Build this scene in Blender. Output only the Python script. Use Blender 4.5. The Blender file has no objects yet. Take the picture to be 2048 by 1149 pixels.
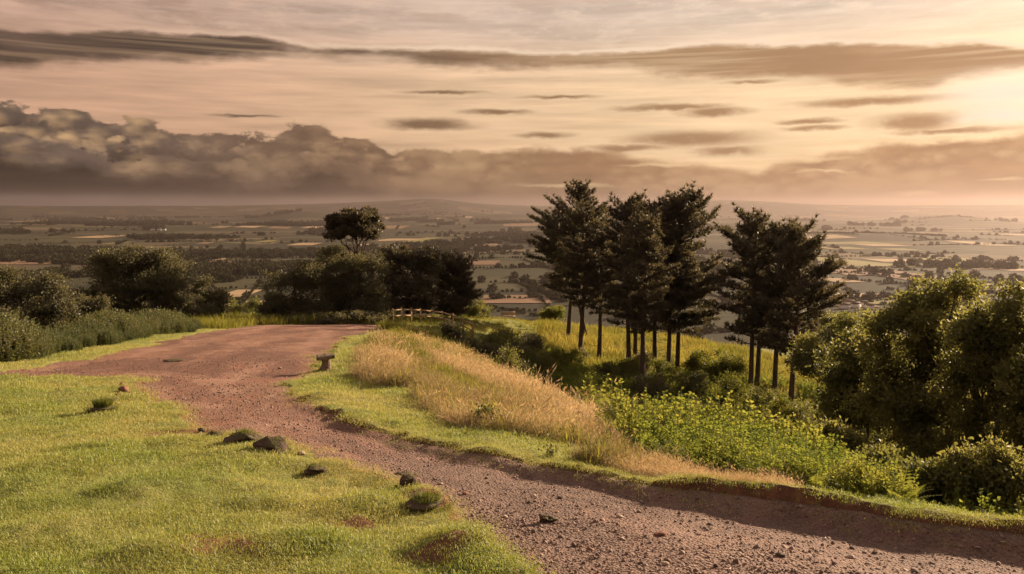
import bpy, bmesh, math, random
import numpy as np
from mathutils import Vector
random.seed(7); RNG = np.random.default_rng(7)
scene = bpy.context.scene
COL = scene.collection
R = math.radians

# ------------------------------------------------------------------ camera
F, CX, HY = 1593.0, 1024.0, 420.0          # focal length, centre and horizon of the photograph in its pixels
cam_d = bpy.data.cameras.new('camera'); cam = bpy.data.objects.new('camera', cam_d); COL.objects.link(cam)
cam_d.sensor_width = 36.0; cam_d.lens = 36.0 * F / 2048.0
cam_d.shift_y = -(574.5 - HY) / 2048.0
cam_d.clip_start = 0.1; cam_d.clip_end = 120000.0
cam.location = (0, 0, 0); cam.rotation_euler = (R(90), 0, 0)
scene.camera = cam

# ------------------------------------------------------------------ light
EXPO = 1.6
SUN_AZ, SUN_EL = R(49), R(17)            # azimuth clockwise from the view direction
SUN = np.array([math.sin(SUN_AZ)*math.cos(SUN_EL), math.cos(SUN_AZ)*math.cos(SUN_EL), math.sin(SUN_EL)])
vs = scene.view_settings
vs.view_transform = 'Standard'; vs.look = 'None'; vs.gamma = 1.0; vs.exposure = EXPO; vs.use_curve_mapping = False
sl = bpy.data.lights.new('sun', 'SUN'); sl.energy = 5.0; sl.angle = R(0.6); sl.color = (1.0, 0.77, 0.53)
so = bpy.data.objects.new('sun', sl); COL.objects.link(so)
so.rotation_euler = Vector((-SUN[0], -SUN[1], -SUN[2])).to_track_quat('-Z', 'Y').to_euler()

# ------------------------------------------------------------------ node helper
class NT:
    def __init__(s, tree): s.t = tree; s.n = tree.nodes; s.l = tree.links
    def node(s, typ, **kw):
        n = s.n.new(typ)
        for k, v in kw.items(): setattr(n, k, v)
        return n
    def put(s, sock, v):
        if v is None: return
        if isinstance(v, bpy.types.NodeSocket): s.l.new(v, sock)
        else:
            if sock.type == 'RGBA' and hasattr(v, '__len__') and len(v) == 3: v = (*v, 1)
            sock.default_value = v
    def m(s, op, a, b=None, c=None, clamp=False):
        n = s.node('ShaderNodeMath', operation=op, use_clamp=clamp)
        s.put(n.inputs[0], a); s.put(n.inputs[1], b); s.put(n.inputs[2], c)
        return n.outputs[0]
    def sm(s, x, lo, hi, a=0.0, b=1.0):
        n = s.node('ShaderNodeMapRange', interpolation_type='SMOOTHSTEP')
        for i, v in enumerate((x, lo, hi, a, b)): s.put(n.inputs[i], v)
        return n.outputs[0]
    def lin(s, x, lo, hi, a=0.0, b=1.0):
        n = s.node('ShaderNodeMapRange')
        for i, v in enumerate((x, lo, hi, a, b)): s.put(n.inputs[i], v)
        return n.outputs[0]
    def mix(s, f, a, b, mode='MIX'):
        n = s.node('ShaderNodeMix', data_type='RGBA', blend_type=mode)
        s.put(n.inputs[0], f); s.put(n.inputs[6], a); s.put(n.inputs[7], b)
        return n.outputs[2]
    def xyz(s, x, y, z=0.0):
        n = s.node('ShaderNodeCombineXYZ')
        for i, v in enumerate((x, y, z)): s.put(n.inputs[i], v)
        return n.outputs[0]
    def noise(s, vec, scale, detail=4, rough=0.55, out=0, dist=0.0):
        n = s.node('ShaderNodeTexNoise'); s.put(n.inputs['Vector'], vec)
        n.inputs['Scale'].default_value = scale; n.inputs['Detail'].default_value = detail
        n.inputs['Roughness'].default_value = rough; n.inputs['Distortion'].default_value = dist
        return n.outputs[out]
    def scale(s, col, k):
        n = s.node('ShaderNodeVectorMath', operation='SCALE'); s.put(n.inputs[0], col); s.put(n.inputs['Scale'], k)
        return n.outputs[0]

# ------------------------------------------------------------------ sky
def sky_world():
    w = bpy.data.worlds.new('World'); scene.world = w; w.use_nodes = True
    t = NT(w.node_tree); t.n.clear()
    tc = t.node('ShaderNodeTexCoord'); sep = t.node('ShaderNodeSeparateXYZ'); t.l.new(tc.outputs['Generated'], sep.inputs[0])
    x, y, z = sep.outputs
    A = t.m('ARCTAN2', x, y)
    hd = t.m('SQRT', t.m('ADD', t.m('MULTIPLY', x, x), t.m('MULTIPLY', y, y)))
    E = t.m('DIVIDE', z, t.m('MAXIMUM', hd, 0.02))
    aa = lambda px: math.atan((px - CX) / F)
    ee = lambda px, py: (HY - py) / F * math.cos(aa(px))
    dot = t.node('ShaderNodeVectorMath', operation='DOT_PRODUCT'); t.l.new(tc.outputs['Generated'], dot.inputs[0]); dot.inputs[1].default_value = tuple(SUN)
    cs = dot.outputs['Value']
    g = t.sm(cs, 0.18, 0.97); g2 = t.sm(cs, 0.35, 0.99); glow = t.m('POWER', t.m('MAXIMUM', cs, 0.0), 26.0)
    V = lambda sx, sy, o=0.0: t.xyz(t.m('MULTIPLY', A, sx), t.m('MULTIPLY', E, sy), o)
    # warps
    n1 = t.m('SUBTRACT', t.noise(V(7, 22), 1.0, 4, 0.6), 0.5)
    n2 = t.m('SUBTRACT', t.noise(V(26, 70, 3.1), 1.0, 4, 0.6), 0.5)
    nf = t.m('SUBTRACT', t.noise(V(60, 90, 1.7), 1.0, 4, 0.6), 0.5)
    # clear sky under a thin warm veil
    nis = t.node('ShaderNodeTexSky', sky_type='NISHITA'); nis.sun_disc = False
    nis.sun_elevation = SUN_EL; nis.sun_rotation = SUN_AZ; nis.dust_density = 3.0; nis.air_density = 1.2
    base = t.scale(nis.outputs[0], 0.12)
    veil = t.mix(g, (0.73, 0.405, 0.25), (1.0, 0.67, 0.375))
    veil = t.mix(t.sm(E, 0.15, 0.25, 0.0, 0.8), veil, t.mix(g, (0.56, 0.36, 0.27), (0.70, 0.555, 0.46)))
    veil = t.mix(t.sm(E, 0.30, 1.3), veil, (0.72, 0.63, 0.60))  # overhead sky out of view, brightened as added fill light
    st = t.noise(V(4.5, 60, 5.0), 1.0, 4, 0.6)
    st2 = t.noise(V(20, 62, 9.0), 1.0, 4, 0.65)
    veil = t.scale(veil, t.lin(st, 0.3, 0.7, 0.72, 1.22))
    veil = t.mix(t.m('MULTIPLY', t.sm(st2, 0.47, 0.66), t.sm(E, 0.16, 0.235, 0.0, 0.75)), veil, t.mix(g, (0.70, 0.42, 0.28), (0.95, 0.72, 0.52)))
    veil = t.mix(t.m('MULTIPLY', t.sm(t.noise(V(9, 48, 2.0), 1.0, 5, 0.6), 0.48, 0.64), t.sm(E, 0.18, 0.24, 0.0, 0.65)), veil, t.mix(g, (0.36, 0.20, 0.13), (0.72, 0.50, 0.36)))
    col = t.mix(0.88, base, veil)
    col = t.mix(t.m('MULTIPLY', glow, 0.45), col, (1.0, 0.84, 0.68))
    cd = t.mix(g2, (0.048, 0.032, 0.025), (0.40, 0.215, 0.100))      # cloud body away from / near the sun
    rim = t.mix(g, (0.56, 0.35, 0.20), (1.0, 0.74, 0.44))
    def ramp(pts):                       # pixel polyline -> E as a function of A
        n = t.node('ShaderNodeValToRGB'); n.color_ramp.interpolation = 'EASE'
        t.l.new(t.lin(A, -0.75, 0.75), n.inputs[0]); el = n.color_ramp.elements
        while len(el) < len(pts): el.new(0.5)
        for e_, (px, py) in zip(el, pts):
            e_.position = (aa(px) + 0.75) / 1.5; v = ee(px, py) * 3; e_.color = (v, v, v, 1)
        return t.m('DIVIDE', n.outputs[0], 3.0)
    # long band of cloud
    top = ramp([(-200, 45), (0, 53), (300, 60), (500, 70), (640, 93), (900, 97), (1150, 107), (1300, 100), (1420, 88), (1650, 86), (1900, 87), (2100, 92), (2400, 95)])
    bot = ramp([(-200, 134), (0, 131), (350, 129), (600, 112), (760, 120), (950, 138), (1250, 139), (1400, 158), (1550, 170), (1850, 180), (1930, 150), (2100, 140), (2400, 135)])
    dt = t.m('ADD', t.m('SUBTRACT', top, E), t.m('MULTIPLY', n2, 0.010)); dt = t.m('ADD', dt, t.m('MULTIPLY', n1, 0.009)); dt = t.m('ADD', dt, t.m('MULTIPLY', nf, 0.004))
    db = t.m('ADD', t.m('SUBTRACT', E, bot), t.m('MULTIPLY', n1, 0.034)); db = t.m('ADD', db, t.m('MULTIPLY', n2, 0.016))
    B = t.m('MULTIPLY', t.sm(dt, -0.001, 0.006), t.sm(db, -0.006, 0.012))
    streak = t.noise(V(3.5, 130, 4.0), 1.0, 4, 0.5)
    bandc = t.mix(t.sm(streak, 0.44, 0.70, 0.0, 0.38), cd, rim)
    bandc = t.mix(t.sm(t.noise(V(10, 50, 8.0), 1.0, 4, 0.5), 0.4, 0.7, 0.0, 0.35), bandc, t.mix(g, (0.22, 0.14, 0.10), (0.62, 0.36, 0.19)))
    rimB = t.m('MULTIPLY', t.sm(dt, -0.006, -0.001), t.m('SUBTRACT', 1.0, t.sm(dt, -0.001, 0.004)))
    col = t.mix(t.m('MULTIPLY', rimB, t.lin(g, 0, 1, 0.0, 0.7)), col, (1.05, 0.80, 0.58))
    col = t.mix(t.m('MULTIPLY', B, 0.93), col, bandc)
    # lens clouds: px, py, half width, half height, opacity
    Aw = t.m('ADD', A, t.m('MULTIPLY', n2, 0.035)); Ew = t.m('ADD', E, t.m('MULTIPLY', n2, 0.008)); Ew = t.m('ADD', Ew, t.m('MULTIPLY', nf, 0.004))
    W1 = t.xyz(Aw, Ew); W2 = t.xyz(Aw, t.m('ADD', E, t.m('MULTIPLY', n2, 0.013)))
    def ell(vec, px, py, hw, hh):
        n = t.node('ShaderNodeVectorMath', operation='MULTIPLY_ADD'); t.l.new(vec, n.inputs[0])
        ix, iy = F / hw / math.cos(aa(px))**2, F / hh; n.inputs[1].default_value = (ix, iy, 0); n.inputs[2].default_value = (-aa(px)*ix, -ee(px, py)*iy, 0)
        l = t.node('ShaderNodeVectorMath', operation='LENGTH'); t.l.new(n.outputs[0], l.inputs[0]); return l.outputs['Value']
    tot = None
    for px, py, hw, hh, op in [(860, 249, 120, 15, .9), (990, 224, 95, 8, .75), (890, 185, 120, 6, .6), (1120, 194, 110, 6, .6), (1090, 271, 75, 9, .7),
                               (1380, 278, 160, 18, .95), (1340, 215, 150, 9, .8), (1430, 224, 90, 12, .85), (1620, 243, 80, 7, .8), (1630, 257, 80, 7, .8),
                               (1830, 245, 115, 22, .85), (1740, 203, 210, 11, .75), (490, 232, 120, 6, .35), (1460, 302, 90, 14, .8), (1250, 296, 130, 10, .6),
                               (1900, 262, 190, 8, .6), (1500, 165, 90, 6, .5)]:
        d = t.m('ADD', ell(W1, px, py, hw, hh), (1-op)*.55)
        tot = d if tot is None else t.m('MINIMUM', tot, d)
    halo = t.m('MULTIPLY', t.sm(tot, 2.1, 1.1), t.lin(g, 0, 1, .12, .42)); tot = t.m('MULTIPLY', t.sm(tot, 1.25, 0.30), t.sm(t.m('ADD', n2, t.m('MULTIPLY', nf, .8)), -.34, .0, .6, 1.0))
    col = t.mix(halo, col, t.mix(g, (0.80, 0.50, 0.30), (1.02, 0.76, 0.46)))
    lensc = t.mix(0.25, cd, t.mix(g, (0.30, 0.19, 0.12), (0.66, 0.38, 0.18)))
    col = t.mix(tot, col, lensc)
    # cumulus bank along the horizon
    btop = ramp([(-300, 200), (0, 203), (150, 216), (240, 243), (310, 238), (400, 262), (520, 266), (630, 247), (720, 272), (790, 292), (1000, 288), (1200, 288), (1330, 316), (1500, 330), (1600, 305), (1800, 276), (2048, 254), (2300, 245)])
    puff = t.lin(A, aa(650), aa(1050), 1.0, 0.40); soft = t.lin(A, aa(300), aa(1200), 0.005, 0.014)
    dark = t.mix(g2, (0.016, 0.011, 0.010), (0.30, 0.142, 0.055))
    midc = t.mix(g, (0.15, 0.103, 0.078), (0.40, 0.20, 0.082))
    litc = t.mix(g, (0.86, 0.52, 0.25), (0.98, 0.68, 0.37))
    litk = t.lin(A, aa(180), aa(480), 1.0, 0.38)
    K = None; lown = t.m('SUBTRACT', t.noise(V(7, 15, 31.0), 1.0, 4, .55), .5)
    for i, (drop, fx, fy, amp, lk) in enumerate([(0.0, 17, 30, 1.0, .75), (0.016, 23, 38, 1.1, .9), (0.034, 15, 26, .9, .55)]):
        big = t.m('SUBTRACT', t.noise(V(fx, fy, 7.7+5*i), 1.0, 7, 0.62), 0.5)
        vor = t.node('ShaderNodeTexVoronoi', feature='SMOOTH_F1', voronoi_dimensions='2D'); vor.inputs['Scale'].default_value = 1.0; vor.inputs['Smoothness'].default_value = 0.25
        t.put(vor.inputs['Vector'], t.xyz(t.m('ADD', t.m('MULTIPLY', A, fx*1.6), t.m('MULTIPLY', nf, 0.6)), t.m('ADD', t.m('MULTIPLY', E, fy*1.7), t.m('MULTIPLY', nf, 0.6)), 0.0))
        bil = t.m('SUBTRACT', 0.42, vor.outputs['Distance'])
        edge = t.m('ADD', t.m('MULTIPLY', bil, 0.016*amp), t.m('ADD', t.m('MULTIPLY', big, 0.052*amp), t.m('MULTIPLY', nf, 0.022)))
        kd = t.m('ADD', t.m('SUBTRACT', t.m('SUBTRACT', btop, drop), E), t.m('MULTIPLY', edge, puff))
        Ki = t.sm(kd, 0.0, soft)
        body = t.mix(t.sm(t.m('ADD', kd, t.m('MULTIPLY', big, 0.03)), 0.006, 0.055-.010*i), midc, dark)
        lit = t.m('MULTIPLY', t.sm(t.m('ADD', lown, t.m('ADD', t.m('MULTIPLY', bil, 0.22), t.m('MULTIPLY', nf, .18))), -0.06, 0.15), t.sm(kd, 0.060-.008*i, 0.004))
        body = t.scale(body, t.m('ADD', 1.0, t.m('MULTIPLY', puff, t.m('ADD', t.m('MULTIPLY', bil, .8), t.m('MULTIPLY', nf, .6)))))
        body = t.mix(t.m('MULTIPLY', t.m('MULTIPLY', lit, lk), litk), body, litc)
        body = t.mix(t.m('MULTIPLY', t.sm(kd, 0.008, 0.001), .30/(1+i)), body, rim)
        bc = body if K is None else t.mix(Ki, bc, body)
        K = Ki if K is None else K
    # towards the horizon the bank thins to a dull pink veil
    low = t.mix(t.sm(E, .024, .010), t.mix(g, (0.065, 0.046, 0.042), (0.36, 0.178, 0.095)), t.mix(g, (0.40, 0.29, 0.255), (0.70, 0.38, 0.23)))
    bc = t.mix(t.sm(t.m('ADD', E, t.m('MULTIPLY', n1, 0.02)), 0.028, 0.003), bc, low)
    bc = t.mix(t.sm(t.noise(V(5, 75, 11.0), 1.0, 5, 0.55), 0.42, 0.72, 0.0, t.lin(g, 0, 1, .16, .45)), bc, t.mix(g, (0.12, 0.076, 0.058), (0.55, 0.285, 0.115)))
    col = t.mix(K, col, bc)
    for px, py, hw, hh in [(2010, 185, 170, 46), (2030, 232, 140, 18)]: col = t.mix(t.sm(ell(W1, px, py, hw, hh), 1.3, 0.1, 0.0, .6), col, (1.05, 0.88, 0.76))
    # bright slits through the bank
    tot = None
    for px, py, hw, hh, op in [(1130, 371, 130, 6, .75), (1330, 331, 110, 5, .8), (1480, 326, 150, 5, .75), (1650, 343, 80, 4, .7), (1560, 300, 90, 12, .7), (1810, 281, 170, 6, .7), (1830, 388, 60, 5, .35), (2010, 358, 60, 4, .5), (1640, 318, 90, 5, .5)]:
        mk = t.sm(ell(W2, px, py, hw, hh), 1.14, 0.0, 0.0, op)
        tot = mk if tot is None else t.m('MAXIMUM', tot, mk)
    col = t.mix(tot, col, t.mix(g, (0.6, 0.40, 0.24), (0.98, 0.68, 0.36)))
    col = t.mix(t.sm(E, -0.01, -0.25), col, (0.10, 0.075, 0.05))
    bg = t.node('ShaderNodeBackground'); bg.inputs['Strength'].default_value = 0.1
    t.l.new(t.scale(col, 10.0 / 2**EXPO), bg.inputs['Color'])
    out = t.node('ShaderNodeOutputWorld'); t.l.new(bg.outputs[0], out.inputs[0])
    w.cycles.sampling_method = 'MANUAL'; w.cycles.sample_map_resolution = 512
sky_world()
cy = scene.cycles
cy.use_denoising = True; cy.max_bounces = 8; cy.diffuse_bounces = 4; cy.transmission_bounces = 4; cy.transparent_max_bounces = 6; cy.volume_bounces = 0
cy.use_adaptive_sampling = True; cy.adaptive_threshold = 0.02

# ------------------------------------------------------------------ numpy noise
def _h(ix, iy, iz, seed):
    n = (ix.astype(np.int64)*374761393 + iy.astype(np.int64)*668265263 + iz.astype(np.int64)*2147483647 + seed*974711) & 0x7fffffff
    n = ((n ^ (n >> 13)) * 1274126177) & 0x7fffffff
    return ((n ^ (n >> 16)) & 0xffff) / 65535.0
def vnoise(x, y, z=None, seed=0):
    x = np.asarray(x, float); y = np.asarray(y, float); z = np.zeros_like(x) if z is None else np.asarray(z, float)
    ix, iy, iz = np.floor(x), np.floor(y), np.floor(z); fx, fy, fz = x-ix, y-iy, z-iz
    fx, fy, fz = [q*q*(3-2*q) for q in (fx, fy, fz)]; r = 0
    for a in (0, 1):
        for b in (0, 1):
            for c in (0, 1):
                r = r + _h(ix+a, iy+b, iz+c, seed)*(fx if a else 1-fx)*(fy if b else 1-fy)*(fz if c else 1-fz)
    return r - 0.5
def fbm(x, y, z=None, o=4, seed=0):
    r = 0; a = 1
    for k in range(o):
        r = r + a*vnoise(x*2**k, y*2**k, None if z is None else z*2**k, seed+k); a *= .5
    return r
def sstep(a, b, x):
    q = np.clip((x-a)/(b-a), 0, 1); return q*q*(3-2*q)

# ------------------------------------------------------------------ terrain
H0, SL = 1.7, 0.115                        # eye height, fall of the ridge
def plane_pt(px, py):
    t = H0/((py-HY)/F-SL); return ((px-CX)/F*t, t)
zy = lambda t, py: -(py-HY)/F*t
def zp(t): return -H0-SL*t
# px: edge t, slope crest (t,z), gully (t,z), shelf (t,z), far crest (t,z)
COLS = [(-900, 8, (30, zp(30)), (36, zp(36)), (42, -7.0), (48, -8.5)),
        (-300, 9, (34, zp(34)), (40, zp(40)), (46, -7.5), (52, -9.0)),
        (0,   10, (40, zp(40)), (46, zp(46)), (54, -8.6), (62, -10.)),
        (250, 12, (52, zp(52)), (58, zp(58)), (64, -9.4), (70, -10.4)),
        (460, 12, (58, zp(58)), (66, zp(66)), (76, -10.6), (84, -11.8)),
        (620, 12.8, (58, zp(58)), (64, zp(64)), (74, -10.2), (82, -11.2)),
        (780, 10.5, (56, zy(56, 653)), (60, -8.75), (66, zy(66, 637)), (78, -10.4)),
        (870, 9.8, (50, zy(50, 683)), (56, -9.3), (66, zy(66, 637)), (78, -10.4)),
        (950, 9.2, (40, zy(40, 727)), (52, -10.6), (67, -9.9), (88, -11.95)),
        (1100, 8.36, (25, zy(25, 805)), (42, -12.0), (62, -11.9), (95, -13.4)),
        (1300, 7.55, (17, zy(17, 880)), (32, -12.0), (60, -14.0), (100, -15.2)),
        (1500, 7.09, (13.5, zy(13.5, 935)), (28, -11.5), (58, -14.6), (95, -16.4)),
        (1700, 6.66, (11, zy(11, 985)), (25, -11.0), (50, -14.8), (90, -18.)),
        (1900, 6.27, (9, zy(9, 1029)), (22, -10.3), (45, -15.), (85, -20.)),
        (2100, 5.9, (7.5, zy(7.5, 1064)), (20, -10.), (42, -15.), (80, -20.)),
        (2700, 5.2, (6.6, -2.5), (18, -9.), (40, -15.), (80, -21.))]
def gblur(a, s, ax):
    k = np.exp(-0.5*(np.arange(-3*s, 3*s+1)/s)**2); k /= k.sum(); p = [(0, 0), (0, 0)]; p[ax] = (3*s, 3*s)
    return np.apply_along_axis(lambda v: np.convolve(v, k, 'valid'), ax, np.pad(a, p, mode='edge'))
_PX = np.linspace(-900, 2700, 361); _LT = np.linspace(math.log(0.7), math.log(1500), 420)
def _table():
    cp = np.array([c[0] for c in COLS], float)
    kn = np.array([[(1, 0), (c[1], 0)] + [(t, z-zp(t)) for t, z in c[2:]] + [(c[5][0]+70, c[5][1]-26-zp(c[5][0]+70)), (420, -112-zp(420)), (900, -154-zp(900)), (1600, -156-zp(1600))] for c in COLS])
    K = np.stack([[np.interp(_PX, cp, kn[:, k, j]) for k in range(kn.shape[1])] for j in (0, 1)])
    K = np.stack([gblur(K[j], 4, 1) for j in (0, 1)])
    T = np.exp(_LT); tab = np.stack([np.interp(T, K[0, :, i], K[1, :, i]) for i in range(len(_PX))])
    return gblur(tab, 3, 1), K
_TAB, _KN = _table()
def crest_t(px): return np.interp(px, _PX, _KN[0, 2])
UMAX = 1.05
def base_h(x, y):
    x = np.asarray(x, float); y = np.asarray(y, float)
    r = np.hypot(x, y); th = np.arctan2(x, y); tm = math.atan(UMAX); tc = np.clip(th, -tm, tm)
    t = np.maximum(r*np.cos(tc), .7); px = CX+F*np.tan(tc)
    i = np.clip((px+900)/10, 0, 359.999); j = np.clip((np.log(t)-_LT[0])/(_LT[1]-_LT[0]), 0, 418.999)
    a, b = i.astype(int), j.astype(int); fa, fb = i-a, j-b
    d = (_TAB[a, b]*(1-fa)+_TAB[a+1, b]*fa)*(1-fb)+(_TAB[a, b+1]*(1-fa)+_TAB[a+1, b+1]*fa)*fb
    z = zp(t)+d
    far = np.clip(r/60, 0, 1)
    z = z+0.10*fbm(x/3.1, y/3.1, o=3, seed=3)*sstep(2, 6, r)+0.7*far*fbm(x/14, y/14, o=3, seed=9)*sstep(30, 70, r)*sstep(3, 16, np.where(px > 800, t-crest_t(px), 0)+0*t+3)
    return z
def project(x, y, z): return CX+F*x/y, HY-F*z/y
# path outline, photograph pixels laid on the ridge
P_R = [(772, 648), (748, 660), (700, 674), (664, 694), (640, 716), (632, 742), (588, 752), (572, 772), (616, 815), (700, 851), (780, 868), (860, 882), (960, 900), (1050, 917), (1180, 940), (1340, 968), (1500, 987), (1650, 1006), (1810, 1031), (1930, 1042), (2048, 1058), (2300, 1082), (2700, 1110)]
P_L = [(-500, 764), (-150, 760), (0, 758), (120, 756), (225, 757), (268, 766), (300, 788), (330, 815), (372, 846), (440, 868), (520, 884), (592, 903), (650, 922), (700, 940), (760, 962), (830, 985), (892, 1004), (915, 1040), (945, 1080), (985, 1120), (1020, 1149), (1080, 1220), (1160, 1400)]
P_T = [(-500, 741), (-150, 744), (0, 746), (70, 738), (150, 722), (230, 704), (300, 689), (370, 673), (440, 660), (520, 651), (600, 648.5), (700, 647.5)]
W_R = [plane_pt(*p) for p in P_R]; W_L = [plane_pt(*p) for p in P_L]; W_T = [plane_pt(*p) for p in P_T]
def bump_right(w): return w
POLY = np.array(W_T + W_R + [(6.5, 3.0), (4.5, -6), (1.5, -6)] + W_L[::-1])
def poly_sd(x, y, P):
    x = np.asarray(x, float); y = np.asarray(y, float); d = np.full(x.shape, 1e9); ins = np.zeros(x.shape, bool)
    for (ax, ay), (bx, by) in zip(P, np.roll(P, -1, 0)):
        ex, ey = bx-ax, by-ay; q = np.clip(((x-ax)*ex+(y-ay)*ey)/(ex*ex+ey*ey+1e-12), 0, 1)
        d = np.minimum(d, (x-ax-q*ex)**2+(y-ay-q*ey)**2)
        if abs(ey) > 1e-12: ins ^= ((ay > y) != (by > y)) & (x < ex*(y-ay)/ey+ax)
    d = np.sqrt(d); return np.where(ins, -d, d)
def line_d(x, y, P):
    d = np.full(np.shape(x), 1e9)
    for (ax, ay), (bx, by) in zip(P[:-1], P[1:]):
        ex, ey = bx-ax, by-ay; q = np.clip(((x-ax)*ex+(y-ay)*ey)/(ex*ex+ey*ey+1e-12), 0, 1)
        d = np.minimum(d, (x-ax-q*ex)**2+(y-ay-q*ey)**2)
    return np.sqrt(d)
WR_NEAR = np.array(W_R[5:])
def path_sd(x, y):
    x = np.asarray(x, float); y = np.asarray(y, float); r = np.hypot(x, y)
    return poly_sd(x, y, POLY) + 0.42*fbm(x/1.3, y/1.3, o=4, seed=21)*np.clip(r/14, .35, 2.0) + 0.12*fbm(x/.25, y/.25, o=2, seed=5)*np.clip(r/9, .5, 1)
def px_of(x, y): return CX+F*np.clip(x/np.maximum(y, .3), -UMAX, UMAX)
def cut(x, y):
    D = np.interp(px_of(x, y), [560, 700, 1000, 1300, 1500, 1700, 2300], [.02, .05, .08, .11, .14, .16, .16])
    return D*sstep(1.9, .25, line_d(x, y, WR_NEAR))
def path_h(x, y, sd=None):
    sd = path_sd(x, y) if sd is None else sd
    r = np.hypot(x, y)
    bank = sstep(-.30, -.02, sd)*cut(x, y)
    ruts = .035*fbm(x/.9, y/.9, o=4, seed=31)*sstep(0, -.4, sd) + .012*fbm(x/.16, y/.16, o=2, seed=33)*(r < 16)
    return base_h(x, y) - cut(x, y) + bank + ruts - .015
HUMPS = [(*plane_pt(px, py), r, h) for px, py, r, h in [(540, 1095, .30, .10), (850, 1008, .28, .07), (905, 1108, .22, .10), (300, 1125, .35, .09), (120, 1060, .5, .08), (700, 1030, .4, .06), (330, 985, .6, .08), (60, 960, .7, .09), (560, 1010, .5, .05), (210, 830, .4, .06), (640, 800, .5, .06), (720, 830, .4, .07)]]     # low swellings of the turf: x, y, radius, height
def ground_h(x, y, sd=None):
    sd = path_sd(x, y) if sd is None else sd
    r = np.hypot(x, y)
    tuss = (.10*np.clip(fbm(x/.55, y/.55, o=3, seed=41), -.15, .5) + .03*fbm(x/.17, y/.17, o=2, seed=43))*sstep(45, 12, r)
    lip = .07*sstep(.5, .05, sd)*sstep(-.05, .03, sd)*np.interp(px_of(x, y), [600, 1300, 1700], [.3, .7, 1.6])*(.5+1.6*np.abs(fbm(x/.8, y/.8, o=2, seed=45)))
    z = base_h(x, y)+tuss+np.where(px_of(x, y) > 640, lip, 0)
    for hx, hy, hr, hh in HUMPS: z = z + hh*np.exp(-((x-hx)**2+(y-hy)**2)/hr**2)
    return z - sstep(.02, -.10, sd)*(.5+.0*r)
def hz(x, y): return float(ground_h(np.array([x]), np.array([y]))[0])
def at_t(px, t): x = (px-CX)/F*t; return x, t, float(base_h(np.array([x]), np.array([t]))[0])
def ray(px, py, t0=3.0, t1=300.0):
    T = np.exp(np.linspace(math.log(t0), math.log(t1), 2500)); X = (px-CX)/F*T
    zr = -(py-HY)/F*T; h = base_h(X, T); k = np.argmax(zr < h)
    t = T[k] if (zr < h).any() else t1
    return (px-CX)/F*t, t, float(base_h(np.array([(px-CX)/F*t]), np.array([t]))[0])

# ------------------------------------------------------------------ mesh + tagging helpers
def mesh(name, V, faces, mats=(), tint=None, attrs=None, smooth=False, mi=None):
    """V (n,3); faces: list of (m,k) int arrays of equal-sized polygons"""
    me = bpy.data.meshes.new(name); V = np.asarray(V, np.float32)
    faces = [np.asarray(f, np.int32) for f in faces if len(f)]
    me.vertices.add(len(V)); me.vertices.foreach_set('co', V.ravel())
    loops = np.concatenate([f.ravel() for f in faces]); tot = np.concatenate([np.full(len(f), f.shape[1], np.int32) for f in faces])
    me.loops.add(len(loops)); me.loops.foreach_set('vertex_index', loops)
    me.polygons.add(len(tot)); me.polygons.foreach_set('loop_start', np.concatenate([[0], np.cumsum(tot)[:-1]]).astype(np.int32))
    if smooth: me.polygons.foreach_set('use_smooth', np.ones(len(tot), bool))
    if mi is not None: me.polygons.foreach_set('material_index', np.asarray(mi, np.int32))
    if tint is not None:
        a = me.attributes.new('tint', 'FLOAT', 'FACE'); a.data.foreach_set('value', np.asarray(tint, np.float32))
    for k, v in (attrs or {}).items():
        a = me.attributes.new(k, 'FLOAT', 'POINT'); a.data.foreach_set('value', np.asarray(v, np.float32))
    for m in (mats if isinstance(mats, (list, tuple)) else [mats]): me.materials.append(m)
    me.update(); me.validate(); return me
def link(name, me, parent=None, loc=None):
    o = bpy.data.objects.new(name, me); COL.objects.link(o)
    if parent is not None: o.parent = parent
    if loc is not None: o.location = loc
    return o
def tag(o, label=None, cat=None, group=None, kind=None):
    for k, v in (('label', label), ('category', cat), ('group', group), ('kind', kind)):
        if v: o[k] = v
    return o
def thing(name, loc, label, cat, group=None): return tag(link(name, None, None, loc), label, cat, group)
def copy_tree(o, loc, rz=0.0, sc=1.0, label=None):
    c = o.copy(); COL.objects.link(c); c.location = loc; c.rotation_euler = (0, 0, rz); c.scale = (sc, sc, sc)
    if label: c['label'] = label
    for ch in [q for q in bpy.data.objects if q.parent == o]:
        d = ch.copy(); COL.objects.link(d); d.parent = c
    return c
def grid_faces(nr, nc):
    i = np.arange(nr-1)[:, None]*nc+np.arange(nc-1)[None, :]
    return np.stack([i, i+1, i+nc+1, i+nc], -1).reshape(-1, 4)

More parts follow.
